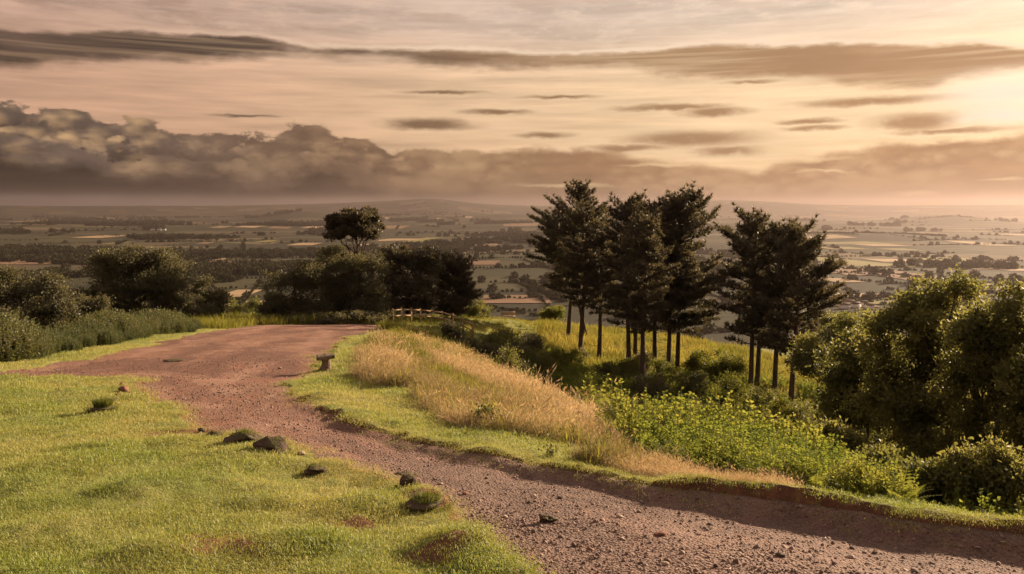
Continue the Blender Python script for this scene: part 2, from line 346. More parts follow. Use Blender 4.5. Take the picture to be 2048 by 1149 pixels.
# ------------------------------------------------------------------ materials
def new_mat(name):
    m = bpy.data.materials.new(name); m.use_nodes = True; t = NT(m.node_tree); t.n.clear(); return m, t
def out(t, sh, disp=None):
    o = t.node('ShaderNodeOutputMaterial'); t.l.new(sh, o.inputs[0])
def prin(t, col, rough=.8, spec=.2, normal=None):
    b = t.node('ShaderNodeBsdfPrincipled'); t.put(b.inputs['Base Color'], col); t.put(b.inputs['Roughness'], rough); b.inputs['Specular IOR Level'].default_value = spec
    if normal is not None: t.l.new(normal, b.inputs['Normal'])
    return b.outputs[0]
def bump(t, h, dist, strength=1.0):
    b = t.node('ShaderNodeBump'); t.put(b.inputs['Height'], h); b.inputs['Distance'].default_value = dist; b.inputs['Strength'].default_value = strength; return b.outputs[0]
def leaf_mat(name, stops, trans=.4, inst=False, tcol=1.5, rough=.55, spec=.25, thue=(1.0, .95, .55)):
    m, t = new_mat(name)
    at = t.node('ShaderNodeAttribute', attribute_name='tint', attribute_type='GEOMETRY')
    f = at.outputs['Fac']
    if inst:
        a2 = t.node('ShaderNodeAttribute', attribute_name='itint', attribute_type='INSTANCER'); f = t.m('ADD', t.m('MULTIPLY', f, .38), t.m('MULTIPLY', a2.outputs['Fac'], .62))
    r = t.node('ShaderNodeValToRGB'); t.l.new(f, r.inputs[0]); e = r.color_ramp.elements
    while len(e) < len(stops): e.new(.5)
    for q, (p, c) in zip(e, stops): q.position = p; q.color = (*c, 1)
    c = r.outputs[0]
    b = prin(t, c, rough, spec)
    tr = t.node('ShaderNodeBsdfTranslucent'); t.put(tr.inputs[0], t.mix(1.0, t.scale(c, tcol), thue, 'MULTIPLY'))
    mx = t.node('ShaderNodeMixShader'); mx.inputs[0].default_value = trans; t.l.new(b, mx.inputs[1]); t.l.new(tr.outputs[0], mx.inputs[2])
    out(t, mx.outputs[0]); return m
def mat_bark(name, a, b_, sc=6):
    m, t = new_mat(name); g = t.node('ShaderNodeNewGeometry'); mp = t.node('ShaderNodeMapping'); t.l.new(g.outputs['Position'], mp.inputs[0]); mp.inputs['Scale'].default_value = (sc, sc, sc*.25)
    n = t.noise(mp.outputs[0], 1.5, 5, .65); out(t, prin(t, t.mix(t.sm(n, .35, .65), a, b_), .9, .1, bump(t, n, .04))); return m
def mat_ground():
    m, t = new_mat('turf_soil')
    g = t.node('ShaderNodeNewGeometry'); P = g.outputs['Position']
    A = lambda n: t.node('ShaderNodeAttribute', attribute_name=n).outputs['Fac']
    n1 = t.noise(P, .9, 6, .6); n2 = t.noise(P, 9, 4, .6); n3 = t.noise(P, 55, 3, .6)
    green = t.mix(t.sm(n1, .35, .65), (.17, .19, .052), (.22, .20, .07)); green = t.mix(t.sm(n2, .4, .65, 0, .4), green, (.11, .13, .035))
    gold = t.mix(t.sm(n2, .35, .65), (.30, .20, .09), (.19, .14, .06))
    rough = t.mix(t.sm(n1, .35, .65), (.055, .062, .018), (.11, .085, .03))
    dirt = t.mix(t.sm(n2, .35, .65), (.19, .095, .052), (.12, .062, .038))
    c = t.mix(t.sm(t.m('ADD', A('gold'), t.m('MULTIPLY', t.m('SUBTRACT', n2, .5), .6)), .35, .65), green, gold)
    c = t.mix(t.sm(A('rough'), .3, .7), c, rough)
    c = t.mix(t.sm(t.m('ADD', A('dirt'), t.m('MULTIPLY', t.m('SUBTRACT', n2, .5), .9)), .4, .7), c, dirt)
    out(t, prin(t, c, .95, .05, bump(t, t.m('ADD', n3, n2), .03))); return m
def mat_path():
    m, t = new_mat('red_gravel')
    g = t.node('ShaderNodeNewGeometry'); P = g.outputs['Position']
    n1 = t.noise(P, .5, 5, .6); n2 = t.noise(P, 4, 5, .65); n3 = t.noise(P, 30, 4, .6)
    red = t.mix(t.sm(n1, .35, .65), (.22, .098, .064), (.185, .093, .065))
    c = t.mix(t.sm(n2, .42, .68, 0, .6), red, (.14, .076, .056))
    c = t.mix(t.sm(t.noise(P, 1.1, 4, .6), .52, .68, 0, .5), c, (.27, .165, .115))
    v = t.node('ShaderNodeTexVoronoi'); t.l.new(P, v.inputs[0]); v.inputs['Scale'].default_value = 42
    vr = t.node('ShaderNodeSeparateColor'); t.l.new(v.outputs['Color'], vr.inputs[0])
    c = t.mix(t.sm(vr.outputs[0], .72, .95, 0, .7), c, (.33, .21, .15)); c = t.mix(t.sm(vr.outputs[1], .80, .97, 0, .7), c, (.075, .045, .035))
    wear = t.node('ShaderNodeAttribute', attribute_name='wear').outputs['Fac']
    c = t.mix(t.sm(wear, .10, .42, 0, .55), c, (.30, .175, .125)); c = t.mix(t.sm(wear, -.08, -.40, 0, .65), c, (.115, .058, .042))
    far = t.node('ShaderNodeAttribute', attribute_name='grey').outputs['Fac']
    c = t.mix(t.m('MULTIPLY', far, .6), c, t.mix(t.sm(n2, .35, .65), (.185, .135, .112), (.12, .088, .074)))
    hgt = t.m('ADD', t.m('MULTIPLY', t.m('SUBTRACT', .6, v.outputs['Distance']), .8), t.m('ADD', n3, t.m('MULTIPLY', n2, 1.5)))
    out(t, prin(t, c, .9, .15, bump(t, hgt, .035))); return m
def mat_stone(name, a, b_, c_=None):
    m, t = new_mat(name); tc = t.node('ShaderNodeTexCoord'); P = tc.outputs['Object']
    n = t.noise(P, 7, 6, .65); n2 = t.noise(P, 30, 3, .6); c = t.mix(t.sm(n, .35, .65), a, b_)
    if c_:
        g = t.node('ShaderNodeNewGeometry'); s = t.node('ShaderNodeSeparateXYZ'); t.l.new(g.outputs['Normal'], s.inputs[0])
        c = t.mix(t.m('MULTIPLY', t.sm(s.outputs[2], .35, .85), t.sm(n, .42, .58)), c, c_)
    out(t, prin(t, c, .9, .15, bump(t, t.m('ADD', n, t.m('MULTIPLY', n2, .5)), .05))); return m
def mat_plain_colour(name, a, b_, rough=.9, sc=.02):
    m, t = new_mat(name); g = t.node('ShaderNodeNewGeometry'); n = t.noise(g.outputs['Position'], sc, 5, .6)
    out(t, prin(t, t.mix(t.sm(n, .35, .65), a, b_), rough, .05)); return m
def mat_plain():
    m, t = new_mat('farmland')
    g = t.node('ShaderNodeNewGeometry'); P = g.outputs['Position']
    wp = t.node('ShaderNodeVectorMath', operation='ADD'); t.l.new(P, wp.inputs[0]); t.l.new(t.scale(t.noise(P, .0022, 3, .5, out=1), 260), wp.inputs[1])
    mp = t.node('ShaderNodeMapping'); t.l.new(wp.outputs[0], mp.inputs[0]); mp.inputs['Scale'].default_value = (1/430, 1/300, 0); mp.inputs['Rotation'].default_value = (0, 0, .3)
    v = t.node('ShaderNodeTexVoronoi', voronoi_dimensions='2D'); t.l.new(mp.outputs[0], v.inputs[0]); v.inputs['Scale'].default_value = 1
    e = t.node('ShaderNodeTexVoronoi', voronoi_dimensions='2D', feature='DISTANCE_TO_EDGE'); t.l.new(mp.outputs[0], e.inputs[0]); e.inputs['Scale'].default_value = 1
    s = t.node('ShaderNodeSeparateColor'); t.l.new(v.outputs['Color'], s.inputs[0])
    r = t.node('ShaderNodeValToRGB'); r.color_ramp.interpolation = 'CONSTANT'; t.l.new(s.outputs[0], r.inputs[0]); el = r.color_ramp.elements
    st = [(0, (.034, .032, .022)), (.28, (.046, .043, .026)), (.5, (.062, .055, .032)), (.66, (.036, .034, .024)), (.80, (.085, .066, .042)), (.90, (.13, .10, .06))]  # tones darkened overall, standing in for cloud shadow over the plain
    while len(el) < len(st): el.new(.5)
    for q, (p, c) in zip(el, st): q.position = p; q.color = (*c, 1)
    c = t.mix(t.sm(t.noise(P, .01, 4, .6), .3, .7, 0, .3), r.outputs[0], (.06, .055, .03))
    wood = t.sm(t.noise(P, .0022, 4, .6), .60, .64)
    c = t.mix(t.m('MAXIMUM', wood, t.sm(e.outputs[0], .035, .015)), c, (.034, .035, .022))
    out(t, prin(t, c, .95, .03)); return m

M = dict(
    ground=mat_ground(), path=mat_path(), plain=mat_plain(),
    lawn=leaf_mat('lawn_blades', [(0, (.10, .145, .032)), (.35, (.235, .265, .07)), (.65, (.32, .295, .105)), (1, (.38, .31, .15))], .35, True, 1.5),
    gold=leaf_mat('dry_grass_blades', [(0, (.10, .125, .035)), (.3, (.28, .235, .11)), (.65, (.46, .355, .205)), (1, (.58, .47, .32))], .35, True, 1.2, .6, .15, (1.0, .88, .70)),
    rough=leaf_mat('rough_grass_blades', [(0, (.04, .055, .012)), (.5, (.14, .145, .03)), (1, (.30, .235, .07))], .45, True, 1.5, .8, .08),
    frond=leaf_mat('bracken_fronds', [(0, (.055, .085, .02)), (.45, (.125, .155, .034)), (.8, (.165, .175, .042)), (1, (.21, .195, .06))], .5, True, 1.6, .8, .08),
    herb=leaf_mat('willowherb_leaves', [(0, (.035, .05, .016)), (.5, (.075, .085, .028)), (1, (.16, .13, .055))], .4, True, 1.3),
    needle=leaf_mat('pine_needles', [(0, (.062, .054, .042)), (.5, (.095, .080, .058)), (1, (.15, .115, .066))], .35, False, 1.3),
    broad=leaf_mat('oak_leaves', [(0, (.072, .076, .032)), (.5, (.135, .132, .052)), (1, (.22, .19, .07))], .6, False, 1.6),
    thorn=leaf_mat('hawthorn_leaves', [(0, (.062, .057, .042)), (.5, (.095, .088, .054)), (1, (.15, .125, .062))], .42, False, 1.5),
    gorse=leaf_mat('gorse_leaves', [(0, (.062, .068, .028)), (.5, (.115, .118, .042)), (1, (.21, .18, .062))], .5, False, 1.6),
    frond2=leaf_mat('sun_tinted_scrub', [(0, (.05, .065, .012)), (.5, (.12, .125, .022)), (1, (.23, .185, .045))], .45, False, 1.6),  # sunlight on the gully scrub is put into this yellower leaf colour
    moundgrass=leaf_mat('mound_grass', [(0, (.055, .085, .016)), (1, (.17, .16, .045))], .4),
    farleaf=leaf_mat('distant_leaves', [(0, (.030, .032, .020)), (1, (.07, .065, .036))], .1, True, 1, 1.0, 0.0),
    bark=mat_bark('pine_bark', (.05, .036, .028), (.095, .062, .044)), bark2=mat_bark('oak_bark', (.055, .045, .033), (.10, .082, .06)),
    wood=mat_stone('weathered_wood', (.22, .165, .115), (.13, .095, .065)), fence=mat_stone('fence_wood', (.30, .20, .115), (.22, .145, .085)),
    stone=mat_stone('dark_sandstone', (.095, .060, .042), (.05, .034, .027), (.085, .075, .033)), redstone=mat_stone('red_sandstone', (.26, .12, .075), (.16, .08, .055)),
    pale=mat_stone('pale_sandstone', (.40, .30, .22), (.30, .21, .15)), pebble=leaf_mat('pebbles', [(0, (.075, .050, .040)), (.45, (.17, .108, .082)), (.8, (.27, .19, .15)), (1, (.44, .34, .29))], 0.0, True, 1, .85, .2),
    render=mat_plain_colour('white_render', (.75, .72, .66), (.65, .62, .57)), tile=mat_plain_colour('roof_tile', (.13, .09, .07), (.10, .07, .055)))

# ------------------------------------------------------------------ ground sheet
def zones(x, y, z, sd):
    r = np.hypot(x, y); px = px_of(x, y); t = np.maximum(y, .3); py = HY-F*z/t
    vw = np.interp(px, [560, 640, 720, 760, 900, 1000, 1200, 1400], [.6, .8, 2.3, 2.4, 1.5, 1.0, .45, .2])
    vw = np.where(y > 15, np.interp(y, [15, 19, 25, 58], [2.0, 1.3, 1.2, 1.3]), vw)
    ct = crest_t(px); dr = line_d(x, y, np.array(W_R))
    right = (px > 560) & (sd > 0) & ~((px < 900) & (x < -12)) & (y > 0)
    side = sstep(-.3, .3, dr-vw)*right*(px > 590)*(dr < line_d(x, y, np.array(W_L)))
    side = side*np.where(y > 60, 0, 1)
    nz = fbm(x/2.4, y/2.4, o=3, seed=61)
    gold = side*sstep(ct+7, ct+1, y)*np.where(nz < -.30, .25, 1)*np.where(px > 1230, sstep(1.5+2.2*sstep(1450, 1230, px), .9, dr+.8*nz)*sstep(1680, 1500, px), 1)
    rough = side*sstep(ct+1, ct+5, y)
    rough = np.where((px > 1040) & (y > 55), rough*.35, rough)
    return np.clip(gold, 0, 1), np.clip(rough, 0, 1)
# bare patches in the turf: photograph pixel, half size in metres
BARE = [plane_pt(400, 1105)+(.26,), plane_pt(865, 1122)+(.16,), plane_pt(345, 718)+(.4,), plane_pt(420, 870)+(.35,), plane_pt(850, 1012)+(.2,), plane_pt(700, 1050)+(.1,)]
def build_ground():
    th = np.concatenate([np.linspace(-180, -48, 34)[:-1], np.linspace(-48, -34, 26)[:-1], np.linspace(-34, 34, 300)[:-1], np.linspace(34, 48, 26)[:-1], np.linspace(48, 180, 34)])
    r = np.exp(np.concatenate([np.linspace(math.log(.6), math.log(4), 40)[:-1], np.arange(math.log(4), math.log(24), .0105), np.arange(math.log(24), math.log(120), .014), np.linspace(math.log(121), math.log(1500), 60)]))
    TH, RR = np.meshgrid(np.radians(th), r); x = RR*np.sin(TH); y = RR*np.cos(TH)
    xf, yf = x.ravel(), y.ravel(); sd = path_sd(xf, yf); z = ground_h(xf, yf, sd)
    gold, rough = zones(xf, yf, z, sd)
    dirt = np.zeros_like(z)
    for bx, by, br in BARE: dirt = np.maximum(dirt, sstep(2.0, .6, np.hypot((xf-bx)/1.6, (yf-by))/br+.9*fbm(xf/.3, yf/.3, o=3, seed=77)))
    dirt = np.maximum(dirt, sstep(.16, .02, sd)*.8)
    me = mesh('ground', np.stack([xf, yf, z], 1), [grid_faces(len(r), len(th))], M['ground'], attrs=dict(gold=gold, rough=rough, dirt=dirt), smooth=True)
    tag(link('ground', me), 'grassy hilltop turf sloping down to the valley', kind='structure')
    # the path, its own sheet, disappearing under the turf at its margins
    th = np.concatenate([np.linspace(-62, -34, 60)[:-1], np.linspace(-34, 34, 430)[:-1], np.linspace(34, 75, 60)]); r = np.exp(np.concatenate([np.arange(math.log(1.5), math.log(4), .02), np.arange(math.log(4), math.log(14), .0056), np.arange(math.log(14), math.log(64), .009)]))
    TH, RR = np.meshgrid(np.radians(th), r); x = (RR*np.sin(TH)).ravel(); y = (RR*np.cos(TH)).ravel(); sd = path_sd(x, y)
    q = grid_faces(len(r), len(th)); keep = (sd[q] < .16).any(1); q = q[keep]
    used = np.unique(q); mp = np.full(len(x), -1); mp[used] = np.arange(len(used)); x, y, sd = x[used], y[used], sd[used]
    z = path_h(x, y, sd) - .06*sstep(.05, .16, sd)
    grey = sstep(17, 7, y)*sstep(-5, 0, x)
    me = mesh('path', np.stack([x, y, z], 1), [mp[q]], M['path'], attrs=dict(grey=grey, wear=1.2*fbm(sd*1.5, (x-y)/8, o=4, seed=121)+.35*fbm(x/1.1, y/1.1, o=3, seed=123)), smooth=True)
    tag(link('path', me), 'wide reddish gravel path curving along the hilltop', kind='structure')
build_ground()

# ------------------------------------------------------------------ the plain, its hills and fields
RIDGES = [  # px, distance, angular half width (px), depth (m), height above the plain (m)
    (600, 10500, 85, 700, 115), (540, 12500, 260, 1500, 45), (1740, 4600, 190, 420, 34), (1250, 10000, 420, 1500, 50), (930, 11000, 260, 700, 62),
    (850, 16500, 150, 1200, 190), (700, 17200, 330, 1200, 75), (870, 16000, 50, 900, 80), (1450, 16900, 170, 1200, 180), (1150, 17500, 900, 1500, 45), (200, 17800, 900, 1500, 60), (1900, 17800, 700, 1500, 62),
    (1890, 9500, 110, 900, 75), (420, 6300, 260, 420, 26), (60, 8000, 300, 700, 30), (1050, 3600, 240, 350, 22), (1350, 7000, 400, 700, 40), (1000, 2300, 200, 300, 18)]
def plain_h(x, y):
    x = np.asarray(x, float); y = np.asarray(y, float); r = np.hypot(x, y); px = CX+F*np.tan(np.clip(np.arctan2(x, y), -.95, .95))
    z = -150 + 26*fbm(x/2600, y/2600, o=3, seed=71)*sstep(900, 3500, r) + 24*fbm(x/7000, y/5000, o=3, seed=75)*sstep(7000, 13000, r)
    for p, d, w, dd, h in RIDGES: z = z + h*np.exp(-((px-p)/w)**2-((r-d)/dd)**2)
    z = z + (165+22*fbm(px/260, px*0, o=3, seed=79))*sstep(15600, 18600, r)
    return z
def build_plain():
    th = np.radians(np.concatenate([np.linspace(-180, -40, 40)[:-1], np.linspace(-40, 40, 260)[:-1], np.linspace(40, 180, 40)])); r = np.exp(np.linspace(math.log(820), math.log(20500), 200))
    TH, RR = np.meshgrid(th, r); x = (RR*np.sin(TH)).ravel(); y = (RR*np.cos(TH)).ravel()
    tag(link('plain', mesh('plain', np.stack([x, y, plain_h(x, y)], 1), [grid_faces(len(r), len(th))], M['plain'], smooth=True)), 'patchwork farmland of the plain below the hill reaching to far hills', kind='structure')
build_plain()
def plain_ray(px, py, d0=900, d1=19500):
    T = np.exp(np.linspace(math.log(d0), math.log(d1), 1500)); X = (px-CX)/F*T; h = plain_h(X, T); zr = -(py-HY)/F*T
    k = np.argmax(zr < h) if (zr < h).any() else len(T)-1
    return X[k], T[k], h[k]
# fields of stubble and pasture, with sunlit strips put into their pale colours: px, py, half width, half height, colour
STUB = mat_plain_colour('stubble', (.34, .24, .14), (.26, .18, .10), sc=.01); PAST = mat_plain_colour('pasture', (.15, .135, .05), (.20, .165, .065), sc=.01); FALL = mat_plain_colour('ploughland', (.20, .125, .08), (.16, .10, .06), sc=.01)
FIELDS = [(60, 524, 75, 6, 2), (130, 512, 20, 2, 0), (85, 548, 25, 4, 2), (200, 474, 30, 3, 0), (232, 487, 13, 2.5, 1), (130, 440, 20, 2, 0), (180, 437, 18, 2, 0), (80, 443, 12, 2, 0), (275, 443, 22, 2, 2), (360, 447, 30, 1.5, 2), (440, 455, 14, 1.5, 0), (500, 454, 22, 2, 0), (560, 456, 20, 2, 2), (625, 455, 18, 2, 0), (410, 487, 13, 1.5, 2), (535, 483, 14, 2, 1), (610, 489, 26, 2.5, 0), (400, 552, 36, 4.5, 0), (430, 525, 20, 2, 2), (500, 546, 40, 4, 2), (480, 528, 60, 3, 2), (455, 612, 60, 9, 0), (475, 590, 30, 9, 0), (440, 520, 10, 2, 0), (800, 480, 40, 2, 0), (842, 480, 20, 4, 1), (955, 490, 45, 2.5, 0), (880, 495, 40, 3, 2), (930, 479, 10, 2, 0), (1002, 481, 15, 1.5, 0), (870, 438, 10, 1.5, 0), (935, 435, 10, 1.5, 0), (780, 437, 15, 1.5, 0), (955, 527, 45, 4, 2), (1030, 600, 70, 3, 2), (1040, 450, 40, 3, 2), (970, 468, 30, 2, 2), (725, 492, 16, 3, 0), (770, 455, 40, 3, 2),
          (1700, 487, 70, 2.5, 1), (1680, 497, 40, 2.5, 1), (1760, 491, 40, 2, 0), (1800, 500, 30, 2, 1), (1650, 475, 45, 4, 0), (1690, 525, 60, 9, 1), (1790, 522, 50, 3, 0), (1740, 545, 75, 7, 2), (1680, 562, 30, 4, 0), (1830, 555, 60, 7, 2), (1930, 535, 60, 5, 2), (1980, 575, 60, 12, 1), (1720, 592, 55, 4, 0), (1760, 605, 45, 5, 1), (1960, 488, 30, 4, 0), (2020, 540, 30, 3, 0), (1900, 520, 60, 4, 1), (1690, 607, 40, 4, 2), (1640, 540, 20, 8, 2), (2030, 470, 20, 2, 0)]
def build_fields():
    for px, py, hw, hh, k in FIELDS:
        x0, d0, z0 = plain_ray(px, py); g = 9
        da, db = plain_ray(px, py+hh)[1], plain_ray(px, max(py-hh, 424))[1]
        db = min(db, d0*1.35); da = max(da, d0*.72)
        if db-da < 60: da, db = d0-60, d0+60
        U, W = np.meshgrid(np.linspace(-1, 1, g), np.linspace(0, 1, g)); skew = random.uniform(-.25, .25)
        D = da+(db-da)*(W+.10*np.sin(U*2+px)*W*(1-W)*4); X = ((px-CX)/F*d0)+hw/F*d0*(U*(1-.15*random.random()*W)+skew*(W-.5)*2)
        x, y = X.ravel(), D.ravel()
        o = link('field', mesh('field', np.stack([x, y, plain_h(x, y)+1.2], 1), [grid_faces(g, g)], (STUB, PAST, FALL)[k])); tag(o, kind='structure')
build_fields()
def build_haze():
    me = bpy.data.meshes.new('haze'); bm = bmesh.new(); bmesh.ops.create_cube(bm, size=1.0)
    lo, hi = np.array([-22000, -22000, -230.]), np.array([22000, 22000, 265.])
    for v in bm.verts: v.co = Vector(lo+(np.array(v.co)+.5)*(hi-lo))
    bm.to_mesh(me); bm.free()
    m = bpy.data.materials.new('hazy_air'); m.use_nodes = True; t = NT(m.node_tree); t.n.clear()
    v = t.node('ShaderNodeVolumePrincipled'); v.inputs['Color'].default_value = (.225, .182, .172, 1); v.inputs['Density'].default_value = 6.5e-5; v.inputs['Anisotropy'].default_value = .56
    o = t.node('ShaderNodeOutputMaterial'); t.l.new(v.outputs[0], o.inputs['Volume']); me.materials.append(m)
    tag(link('haze', me), kind='stuff')
build_haze()

# ------------------------------------------------------------------ foliage and wood builders
def unit(v): return v/np.maximum(np.linalg.norm(v, axis=-1, keepdims=True), 1e-9)
def perp(d, rng):
    r = unit(rng.normal(size=d.shape)); return unit(np.cross(d, r))
class Geo:
    def __init__(s): s.V = []; s.Q = []; s.T = []; s.tq = []; s.tt = []; s.n = 0
    def add(s, V, Q=None, T=None, tint=None):
        V = np.asarray(V, float)
        if Q is not None and len(Q): s.Q.append(np.asarray(Q)+s.n); s.tq.append(np.broadcast_to(.5 if tint is None else tint, (len(Q),)))
        if T is not None and len(T): s.T.append(np.asarray(T)+s.n); s.tt.append(np.broadcast_to(.5 if tint is None else tint, (len(T),)))
        s.V.append(V); s.n += len(V)
    def build(s, name, mat, smooth=False):
        fs, tn = [], []
        if s.Q: fs.append(np.concatenate(s.Q)); tn.append(np.concatenate(s.tq))
        if s.T: fs.append(np.concatenate(s.T)); tn.append(np.concatenate(s.tt))
        return mesh(name, np.concatenate(s.V), fs, mat, tint=np.concatenate(tn), smooth=smooth)
    def leaves(s, c, d, side, L, W, tint, fold=.25):       # pointed leaf, one folded quad
        n = np.cross(d, side); k = len(c); L = np.broadcast_to(L, (k,))[:, None]; W = np.broadcast_to(W, (k,))[:, None]
        V = np.stack([c, c+d*L*.45+side*W*.5+n*W*fold, c+d*L, c+d*L*.45-side*W*.5+n*W*fold], 1).reshape(-1, 3)
        s.add(V, Q=np.arange(4*k).reshape(-1, 4), tint=np.clip(np.broadcast_to(tint, (k,)), 0, 1))
    def needles(s, c, d, side, L, W, tint):
        k = len(c); L = np.broadcast_to(L, (k,))[:, None]; W = np.broadcast_to(W, (k,))[:, None]
        V = np.stack([c-side*W*.5, c+side*W*.5, c+d*L], 1).reshape(-1, 3)
        s.add(V, T=np.arange(3*k).reshape(-1, 3), tint=np.clip(np.broadcast_to(tint, (k,)), 0, 1))
    def tube(s, pts, rad, seg=7):
        pts = np.asarray(pts, float); rad = np.asarray(rad, float); n = len(pts)
        tan = unit(np.gradient(pts, axis=0)); up = np.where(np.abs(tan[:, 2:3]) > .9, np.array([[1., 0, 0]]), np.array([[0, 0, 1.]]))
        a = unit(np.cross(tan, up)); b = np.cross(tan, a); ang = np.linspace(0, 2*math.pi, seg, endpoint=False)
        ring = pts[:, None]+rad[:, None, None]*(np.cos(ang)[None, :, None]*a[:, None]+np.sin(ang)[None, :, None]*b[:, None])
        i = np.arange(n-1)[:, None]*seg+np.arange(seg)[None]; j = np.arange(n-1)[:, None]*seg+(np.arange(seg)[None]+1) % seg
        s.add(ring.reshape(-1, 3), Q=np.stack([i, j, j+seg, i+seg], -1).reshape(-1, 4))
        e = (n-1)*seg; s.add(pts[-1:]+tan[-1:]*rad[-1], None); k = s.n-1
        s.T.append(np.array([[k-seg+q, k-seg+(q+1) % seg, k] for q in range(seg)])); s.tt.append(np.full(seg, .5))
    def quadbox(s, lo, hi): 
        x0, y0, z0 = lo; x1, y1, z1 = hi
        s.add([(x0, y0, z0), (x1, y0, z0), (x1, y1, z0), (x0, y1, z0), (x0, y0, z1), (x1, y0, z1), (x1, y1, z1), (x0, y1, z1)], Q=[(0, 3, 2, 1), (4, 5, 6, 7), (0, 1, 5, 4), (1, 2, 6, 5), (2, 3, 7, 6), (3, 0, 4, 7)])
def bent(a, b, rng, n=5, wob=.06):
    a = np.asarray(a, float); b = np.asarray(b, float); q = np.linspace(0, 1, n)[:, None]; L = np.linalg.norm(b-a)
    p = a+(b-a)*q; off = rng.normal(size=(n, 3))*wob*L*(q*(1-q)*4); return p+off

def blob_tree(name, loc, blobs, label, cat, group=None, mat='broad', n=700, per=26, leaf=.12, clump=.34, seed=1, trunk_r=.14, trunk_top=None, stems=1, gap=.0, bark='bark2', crown='crown', upright=0.0, twigs=1.0, boughs=11, dense=False):
    """blobs: (dx, dy, z centre above base, rx, ry, rz). Leaf clumps fill each lobe's outer volume; limbs run to the lobes."""
    rng = np.random.default_rng(seed); root = thing(name, loc, label, cat, group); B = np.array(blobs, float)
    n = int(n*(.62 if not dense else .9)); vol = B[:, 3]*B[:, 4]+B[:, 4]*B[:, 5]+B[:, 3]*B[:, 5]
    bo = []                                                  # boughs: lumps of leaf that break each lobe's outline
    for i, bb in enumerate(B):
        for q in range(boughs):
            e = unit(rng.normal(size=3)); bo.append((*(bb[:3]+e*bb[3:]*rng.uniform(.35, 1.02 if not dense else .88)), (rng.uniform(.20, .44) if not dense else rng.uniform(.30, .55))*bb[3:].mean(), i, min(1., max(.35, bb[5]/bb[3:5].mean()))))
    bo = np.array(bo); pv = bo[:, 3]**2*1.0; bp = rng.choice(len(bo), n, p=pv/pv.sum()); pick = bo[bp, 4].astype(int)
    d = unit(rng.normal(size=(n, 3))+np.array([0, 0, .25])); rr = rng.uniform(.15, 1.0, n)**.6; spr = np.where(rng.random(n) < (.10 if dense else .17), rng.uniform(1.1, 1.6 if dense else 2.1, n), 1.0)
    c = bo[bp, :3]+d*(bo[bp, 3]*rr*spr)[:, None]*np.stack([1.1+0*rr, 1.1+0*rr, .85*bo[bp, 5]], 1)
    keep = (fbm(c[:, 0]/.9, c[:, 1]/.9, c[:, 2]/.9, o=2, seed=seed+5) > -.42+gap) & (c[:, 2] > .05); c, d, pick, rr = c[keep], d[keep], pick[keep], rr[keep]; n = len(c)
    g = Geo(); k = n*per
    cs = np.repeat(rng.uniform(.6, 1.35, n)*clump, per); cc = np.repeat(c, per, 0)+rng.normal(size=(k, 3))*cs[:, None]*np.array([.55, .55, .42])
    dd = unit(np.repeat(d, per, 0)*.8+rng.normal(size=(k, 3))*.75+np.array([0, 0, .15+upright])); sd_ = perp(dd, rng)
    tint = np.repeat(np.clip(.42+.55*fbm(c[:, 0]/.8, c[:, 1]/.8, c[:, 2]/.8, o=2, seed=seed+9)+rng.normal(size=n)*.08, 0, 1), per)+rng.normal(size=k)*.14
    g.leaves(cc, dd, sd_, leaf*rng.uniform(.7, 1.35, k), leaf*.55*rng.uniform(.7, 1.2, k), tint)
    link(crown, g.build(crown, M[mat]), root)
    w = Geo(); top = trunk_top if trunk_top else max(B[:, 2].max()*.8, .05)
    bases = [np.array([0, 0, -.35])] if stems == 1 else [np.array([rng.normal()*.10*B[0, 3], rng.normal()*.10*B[0, 3], -.2]) for _ in range(stems)]
    for q, b0 in enumerate(bases):
        tp = B[:, :3].mean(0)*np.array([.6, .6, 0])+np.array([0, 0, top])+(rng.normal(size=3)*.12*B[:, 3].mean()*(stems > 1))
        tr = bent(b0, tp, rng, 8, .025); w.tube(tr, trunk_r/math.sqrt(stems)*np.linspace(1.15, .30, 8), 8)
    for i, bb in enumerate(B):
        st = tr[rng.integers(2, 7)]; limb = bent(st, bb[:3], rng, 6, .05); w.tube(limb, trunk_r/math.sqrt(stems)*np.linspace(.5, .12, 6), 6)
        mine = np.where(pick == i)[0]
        for j in rng.choice(mine, min(len(mine), int(9*twigs)), replace=False) if len(mine) else []:
            w.tube(bent(limb[rng.integers(3, 6)], c[j], rng, 4, .06), trunk_r/math.sqrt(stems)*np.array([.2, .14, .09, .04]), 4)
    link('trunk' if stems == 1 else 'stems', w.build('trunk', M[bark]), root)
    return root

